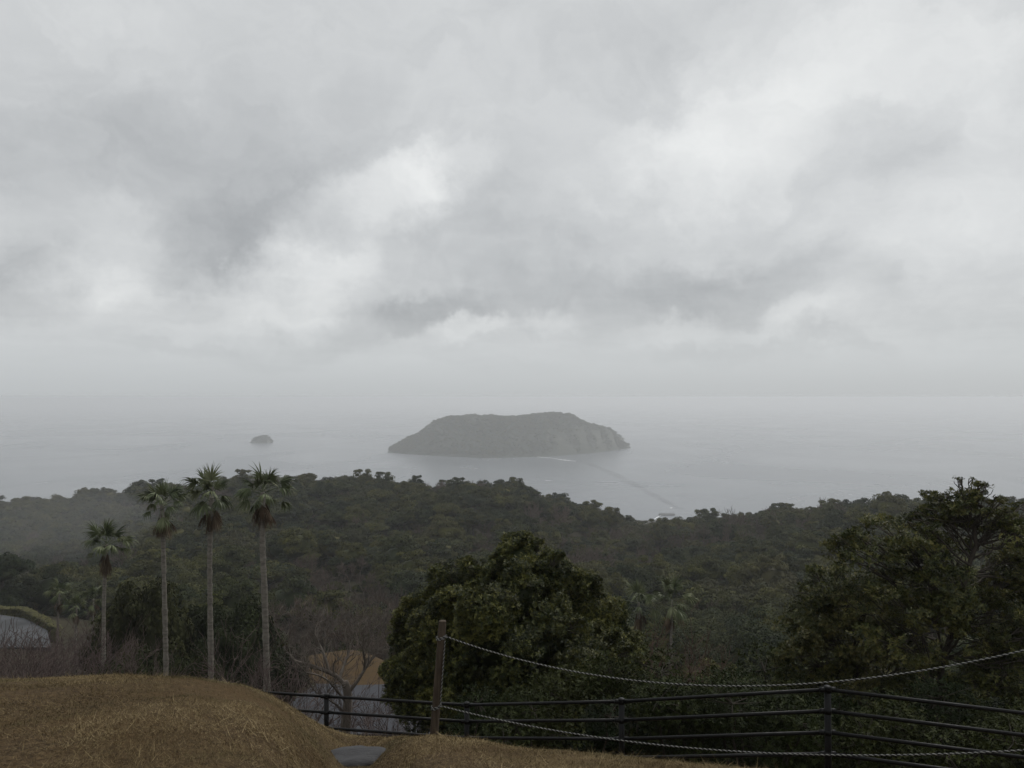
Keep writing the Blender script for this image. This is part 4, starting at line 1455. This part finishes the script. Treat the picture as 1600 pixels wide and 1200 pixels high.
for L, r0 in LIMBS:
    Pth = smooth_path(pathpx(L), 16)
    rad_ = np.linspace(r0, r0 * 0.35, 16)
    tr.tube(Pth, rad_, 7, False)
    for k in range(4, 16):
        for _ in range(1):
            d_ = np.gradient(Pth, axis=0)[k]
            d_ /= np.linalg.norm(d_)
            v = rng.normal(size=3)
            v[2] = abs(v[2])
            d_ = d_ * 0.6 + v * 0.5
            d_ /= np.linalg.norm(d_)
            grow(tw, Pth[k], d_, rng.uniform(0.3, 0.65), max(rad_[k] * 0.45, 0.012), 3, rng, 0.0045, 0.6, 0.1, (2, 3), 4, 4)
link('trunk', tr.mesh('bare_tree_trunk', True), M['bark_grey'], e)
link('branches', tw.mesh('bare_tree_branches'), M['bark_grey'], e)

# evergreen trees behind the palms (near slope, D about 50-62), each placed by hand
for k, (px, D, t, w_, lab) in enumerate([
        (228, 60, 895, 3.6, 'olive evergreen tree rising between the first and second tall palm trunks'),
        (300, 64, 905, 3.8, 'olive evergreen tree rising between the second and third tall palm trunks'),
        (372, 60, 925, 3.6, 'olive evergreen tree rising between the third and fourth tall palm trunks'),
        (218, 46, 990, 2.6, 'low bushy evergreen tree at the foot of the second palm'),
        (352, 50, 1010, 2.4, 'low bushy evergreen tree at the foot of the third palm'),
        (170, 62, 985, 2.4, 'low bushy evergreen tree behind the shortest tall palm trunk'),
        (255, 52, 985, 2.3, 'low rounded evergreen tree just right of the second palm'),
        (300, 44, 1010, 2.0, 'lowest bushy evergreen tree between the second and third palm trunks'),
        (440, 66, 985, 2.6, 'evergreen tree beside the brown grassy clearing and the tallest palm')]):
    x, y = gp(px, D)
    z = gz(x, y)
    h = (EYE + D * (620 - t) / 1200.0 - z) / 1.8
    e = tag(link('evergreen_tree', None, loc=(x, y, z), rz=k, sc=(w_, w_, h)), lab, 'tree')
    link('trunk', TRUNK[k % 3], None, e)
    cm = CROWN_MID[k % 5].copy()
    cm.materials[0] = M['slope_leaf']
    link('crown', cm, None, e)

# ------------------------------------------------------------------ stone in the gully
rng = np.random.default_rng(6)
Ds_ = next(d for d in np.linspace(3.5, 10, 400) if gz(*gp(553, d)) >= EYE - 0.474 * d)
x, y = gp(553, Ds_)
ns_ = 40
gu, gv = np.meshgrid(np.linspace(-1, 1, ns_), np.linspace(-1, 1, ns_))
gu, gv = gu.ravel(), gv.ravel()
du, dv = gu * np.sqrt(1 - gv ** 2 / 2), gv * np.sqrt(1 - gu ** 2 / 2)     # square grid to disc
rd = np.hypot(du, dv)
w = Wave3(4, 2.0)
ang = np.arctan2(dv, du)
edge_ = 1 + 0.09 * np.sin(3 * ang + 1) + 0.06 * np.sin(5 * ang) + 0.03 * np.sin(9 * ang + 2)
zt_ = 0.055 * np.sqrt(np.clip(1 - rd ** 5, 0, 1)) + 0.012 * w(np.stack([du, dv, 0 * du], -1) * 1.5) * (1 - rd ** 4) + 0.02 * du
zt_ += 0.006 * np.round(3 * np.sin(dv * 5 + du * 1.4)) / 3 * (1 - rd ** 4)
top_ = np.stack([du * edge_ * 0.27, dv * edge_ * 0.21, zt_], -1)
bot_ = top_ * [0.96, 0.96, 1]
bot_[:, 2] = -0.07
P = np.concatenate([top_, bot_])
i, j = np.meshgrid(np.arange(ns_ - 1), np.arange(ns_ - 1), indexing='ij')
q_ = (i * ns_ + j).ravel()
Ft = np.stack([q_, q_ + 1, q_ + ns_ + 1, q_ + ns_], -1)
rim = np.concatenate([np.arange(ns_ - 1), np.arange(ns_ - 1) * ns_ + ns_ - 1, ns_ * ns_ - 1 - np.arange(ns_ - 1), (ns_ - 1 - np.arange(ns_ - 1)) * ns_])
r2_ = np.roll(rim, -1)
F = np.concatenate([Ft, np.stack([r2_, rim, rim + ns_ * ns_, r2_ + ns_ * ns_], -1)])
tag(link('flat_stone', make_mesh('flat_stone', P, [F], None, False), M['stone'], loc=(x, y, gz(x, y) + 0.035), rz=0.12), 'flat grey stone lying in the gully between the two turf mounds', 'stone')

# ------------------------------------------------------------------ black steel fence
FP = [(311, 14.1, 1068), (512, 13.5, 1081), (730, 13.0, 1094), (970, 11.4, 1088), (1290, 10.0, 1069), (1700, 9.6, 1118)]
posts = []
e = tag(link('guard_fence', None, loc=(0, 12.5, gz(0, 12.5))), 'black tubular steel fence running along the slope behind the mound', 'fence')
org = np.array([0, 12.5, gz(0, 12.5)])
for (px, D, py) in FP:
    top = at(px, py, D)
    g_ = gz(top[0], top[1])
    posts.append(top)
    mb = MB()
    mb.tube(np.array([[top[0], top[1], g_ - 0.3], [top[0], top[1], top[2] - 0.012]]) - org, 0.042, 14)
    po = link('post', mb.mesh('fence_post', True), M['steel'], e)
    mb = MB()
    mb.tube(np.array([[top[0], top[1], top[2] - 0.03], [top[0], top[1], top[2] - 0.008], [top[0], top[1], top[2] + 0.006]]) - org, [0.050, 0.050, 0.030], 14)
    link('cap', mb.mesh('post_cap', True), M['steel'], po)
    for k in range(4):
        mb = MB()
        zc_ = top[2] - 0.045 - 0.275 * k
        mb.tube(np.array([[top[0], top[1], zc_ - 0.032], [top[0], top[1], zc_ + 0.032]]) - org, 0.049, 14)
        for sgn in (-1, 1):
            mb.tube(np.array([[top[0] + sgn * 0.03, top[1], zc_], [top[0] + sgn * 0.10, top[1], zc_]]) - org, 0.033, 10)
        link('bracket', mb.mesh('rail_bracket', True), M['steel'], po)
for a_, b_ in zip(posts[:-1], posts[1:]):
    for k in range(4):
        p, q = a_ - [0, 0, 0.045 + 0.275 * k], b_ - [0, 0, 0.045 + 0.275 * k]
        dl = (q - p) / np.linalg.norm(q - p)
        mb = MB()
        mb.tube(np.array([p + dl * 0.06, (p + q) / 2, q - dl * 0.06]) - org, 0.025, 12)
        link('rail', mb.mesh('fence_rail', True), M['steel'], e)

# ------------------------------------------------------------------ rope posts and ropes


def log_post(name, base, top, r, label):
    mb = MB()
    t = np.linspace(0, 1, 14)
    P = base * (1 - t)[:, None] + top * t[:, None]
    rng = np.random.default_rng(int(abs(base[0]) * 100))
    mb.tube(P - base, r * (1.06 - 0.10 * t + 0.02 * rng.normal(size=14)), 14, False)
    mb.tube(np.array([P[-1] - base, P[-1] - base + [0, 0, 0.012]]), [r * 0.97, r * 0.85], 14)
    return tag(link(name, mb.mesh(name, True), M['wood'], loc=tuple(base)), label, 'post', 'round wooden rope posts')


pb = at(677, 1160, 7.5)
pb[2] = min(pb[2], gz(pb[0], pb[1]) - 0.1)
pt = at(692, 970, 7.5)
log_post('rope_post', pb, pt, 0.039, 'weathered round wooden post tied with rope, in front of the round-crowned tree')
qx, qy = 4.77, 5.2
qb = np.array([qx, qy, gz(qx, qy) - 0.25])
qt = np.array([qx + 0.03, qy, EYE - 1.15])
log_post('rope_post', qb, qt, 0.05, 'weathered wooden post that the ropes run to, beside the fence end')


def rope(P, name, label, r=0.0044, pitch=0.040):
    """two twisted strands, one white and one dark"""
    P = np.asarray(P, float)
    seg = np.linalg.norm(np.diff(P, axis=0), axis=1)
    s = np.concatenate([[0], np.cumsum(seg)])
    n = int(s[-1] / pitch * 7)
    u = np.linspace(0, s[-1], n)
    C = np.stack([np.interp(u, s, P[:, k]) for k in range(3)], -1)
    T = np.gradient(C, axis=0)
    T /= np.linalg.norm(T, axis=1, keepdims=True)
    ref = np.array([0.13, 0.2, 0.97])
    A_ = np.cross(T, ref)
    A_ /= np.linalg.norm(A_, axis=1, keepdims=True)
    B_ = np.cross(T, A_)
    e = tag(link(name, None, loc=tuple(P[0])), label, 'rope')
    for k, mt in enumerate(('rope_white', 'rope_dark')):
        ph = u / pitch * 2 * math.pi + k * math.pi
        Q = C + (A_ * np.cos(ph)[:, None] + B_ * np.sin(ph)[:, None]) * r * 0.72
        mb = MB()
        mb.tube(Q - P[0], r * (0.95 if k == 0 else 0.85), 6, True)
        link('strand', mb.mesh('rope_strand', True), M[mt], e)
    return e


def post_at(z):
    t = (z - pb[2]) / (pt[2] - pb[2])
    return pb * (1 - t) + pt * t


def loop_round(c, r, z0, turns, tilt=0.1):
    a = np.linspace(0, turns * 2 * math.pi, int(40 * turns))
    return np.stack([c[0] + r * np.cos(a), c[1] + r * np.sin(a), z0 + 0.016 * a / 6.28 + 0.012 * np.sin(a + 1)], -1)


t = np.linspace(0, 1, 120)
for nm, z0, b1, c1_, lab in (('upper_rope', -2.331, -1.16, 2.15, 'upper twisted white and dark rope sagging from the wooden post'),
                             ('lower_rope', -3.0, -0.418, 1.163, 'lower twisted white and dark rope sagging in front of the fence')):
    cpt = post_at(EYE + z0)
    lp = loop_round(cpt, 0.046, EYE + z0 - 0.02, 2.0)
    sp_ = np.array([cpt[0] + 0.051, cpt[1] - 0.0, EYE + z0])
    main = np.stack([sp_[0] + t * (qx - 0.06 - sp_[0]), sp_[1] + t * (qy - sp_[1]), EYE + z0 + b1 * t + c1_ * t * t], -1)
    o = rope(np.concatenate([lp[:-2], main]), 'rope', lab)
    if nm == 'upper_rope':
        za, zb_ = EYE - 2.36, EYE - 2.98
        tv = np.linspace(0, 1, 30)
        V_ = np.array([post_at(za + (zb_ - za) * q) + [0.040, -0.032, 0] for q in tv])
        rope(V_, 'rope', 'short rope length running down the side of the wooden post', 0.0045, 0.04)

# ------------------------------------------------------------------ dry grass on the mounds
print('grass')
rng = np.random.default_rng(99)
n = 460000
u = rng.uniform(-0.75, 0.45, n)
Dg = 3.2 + (rng.random(n) ** 1.15) * 7.3
gxx, gyy = u * Dg, Dg
Dcv = np.interp(800 + 1200 * u, C_PX, C_V)
_bald = Wave3(41, 2.6)(np.stack([gxx, gyy, 0 * gxx], -1)) + 0.7 * Wave3(42, 8.0)(np.stack([gxx, gyy, 0 * gxx], -1))
kp = (Dg < Dcv + 0.9) & (rng.random(n) > 0.75 * sstep(_bald, 0.2, 1.6))
gxx, gyy, Dg = gxx[kp], gyy[kp], Dg[kp]
n = len(gxx)
zz = ground(gxx, gyy)
clump = Wave3(12, 3.0)(np.stack([gxx, gyy, zz], -1))
swirl = Wave3(13, 1.6)(np.stack([gxx, gyy, zz], -1)) * 2.2 + rng.normal(size=n) * 1.7
long_ = rng.random(n) < 0.04
L = np.where(long_, rng.uniform(0.05, 0.11, n), rng.uniform(0.012, 0.030, n)) * (1 + 0.3 * clump)
Wb = rng.uniform(0.0010, 0.0020, n) * np.where(long_, 0.9, 1.0) * (Dg / 5.0) ** 0.6
lift = np.clip(rng.normal(0.28, 0.25, n), -0.05, 1.1)
dirx, diry = np.cos(swirl), np.sin(swirl)
base = np.stack([gxx, gyy, zz - 0.004], -1)
tip = base + np.stack([dirx * np.cos(lift) * L, diry * np.cos(lift) * L, np.sin(lift) * L + 0.008], -1)
# keep tips above the slope they lie on
tz = ground(tip[:, 0], tip[:, 1])
tip[:, 2] = np.maximum(tip[:, 2] + (tz - zz), tz + 0.004)
pv = np.stack([-diry, dirx, rng.normal(size=n) * 0.4], -1) * Wb[:, None]
V = np.stack([base - pv, base + pv, tip], 1).reshape(-1, 3)
F = np.arange(3 * n).reshape(-1, 3)
rn = np.clip(0.46 + 0.30 * rng.normal(size=n) + 0.04 * clump + np.where(long_, 0.12, 0), 0, 1)
tag(link('dry_grass', make_mesh('dry_grass', V, [F], {'rnd': np.repeat(rn, 3)}), M['blades']), 'short dry brown grass covering the mounds', 'grass', kind='stuff')

# ------------------------------------------------------------------ haze
mb = MB()
mb.box((0, 2000, (203.0 - 14.0) / 2), (2 * S + 4000, 2 * S + 4000, 203.0 + 14.0))
hz = link('haze', mb.mesh('haze'))
m = bpy.data.materials.new('haze_air')
m.use_nodes = True
m.node_tree.nodes.clear()
b = NB(m.node_tree)
vo = b.n('ShaderNodeVolumePrincipled')
vo.inputs['Color'].default_value = (0.97, 0.985, 1.0, 1)
vo.inputs['Density'].default_value = 0.00022
vo.inputs['Anisotropy'].default_value = 0.35
out = b.n('ShaderNodeOutputMaterial')
m.node_tree.links.new(vo.outputs[0], out.inputs['Volume'])
m.cycles.homogeneous_volume = True
hz.data.materials.append(m)
tag(hz, 'thin pale haze over sea and valley', 'haze', kind='stuff')
for (px, py, D, rx, ry, rz_, dn) in ((50, 822, 262, 30, 55, 13, 0.0011), (130, 806, 275, 36, 45, 10, 0.0007)):
    mb = MB()
    blob(mb, (0, 0, 0), (rx, ry, rz_), px, 48)
    p = at(px, py, D)
    o = link('mist', mb.mesh('mist', True), None, loc=tuple(p))
    m = bpy.data.materials.new('mist_air')
    m.use_nodes = True
    m.node_tree.nodes.clear()
    b = NB(m.node_tree)
    vo = b.n('ShaderNodeVolumePrincipled')
    vo.inputs['Color'].default_value = (0.97, 0.985, 1.0, 1)
    vo.inputs['Density'].default_value = dn
    out = b.n('ShaderNodeOutputMaterial')
    m.node_tree.links.new(vo.outputs[0], out.inputs['Volume'])
    m.cycles.homogeneous_volume = True
    o.data.materials.append(m)
    tag(o, 'thin wisp of mist hanging on the hillside beyond the shortest palm', 'mist', 'wisps of mist on the hillside', kind='stuff')
print('done', len(bpy.data.objects))
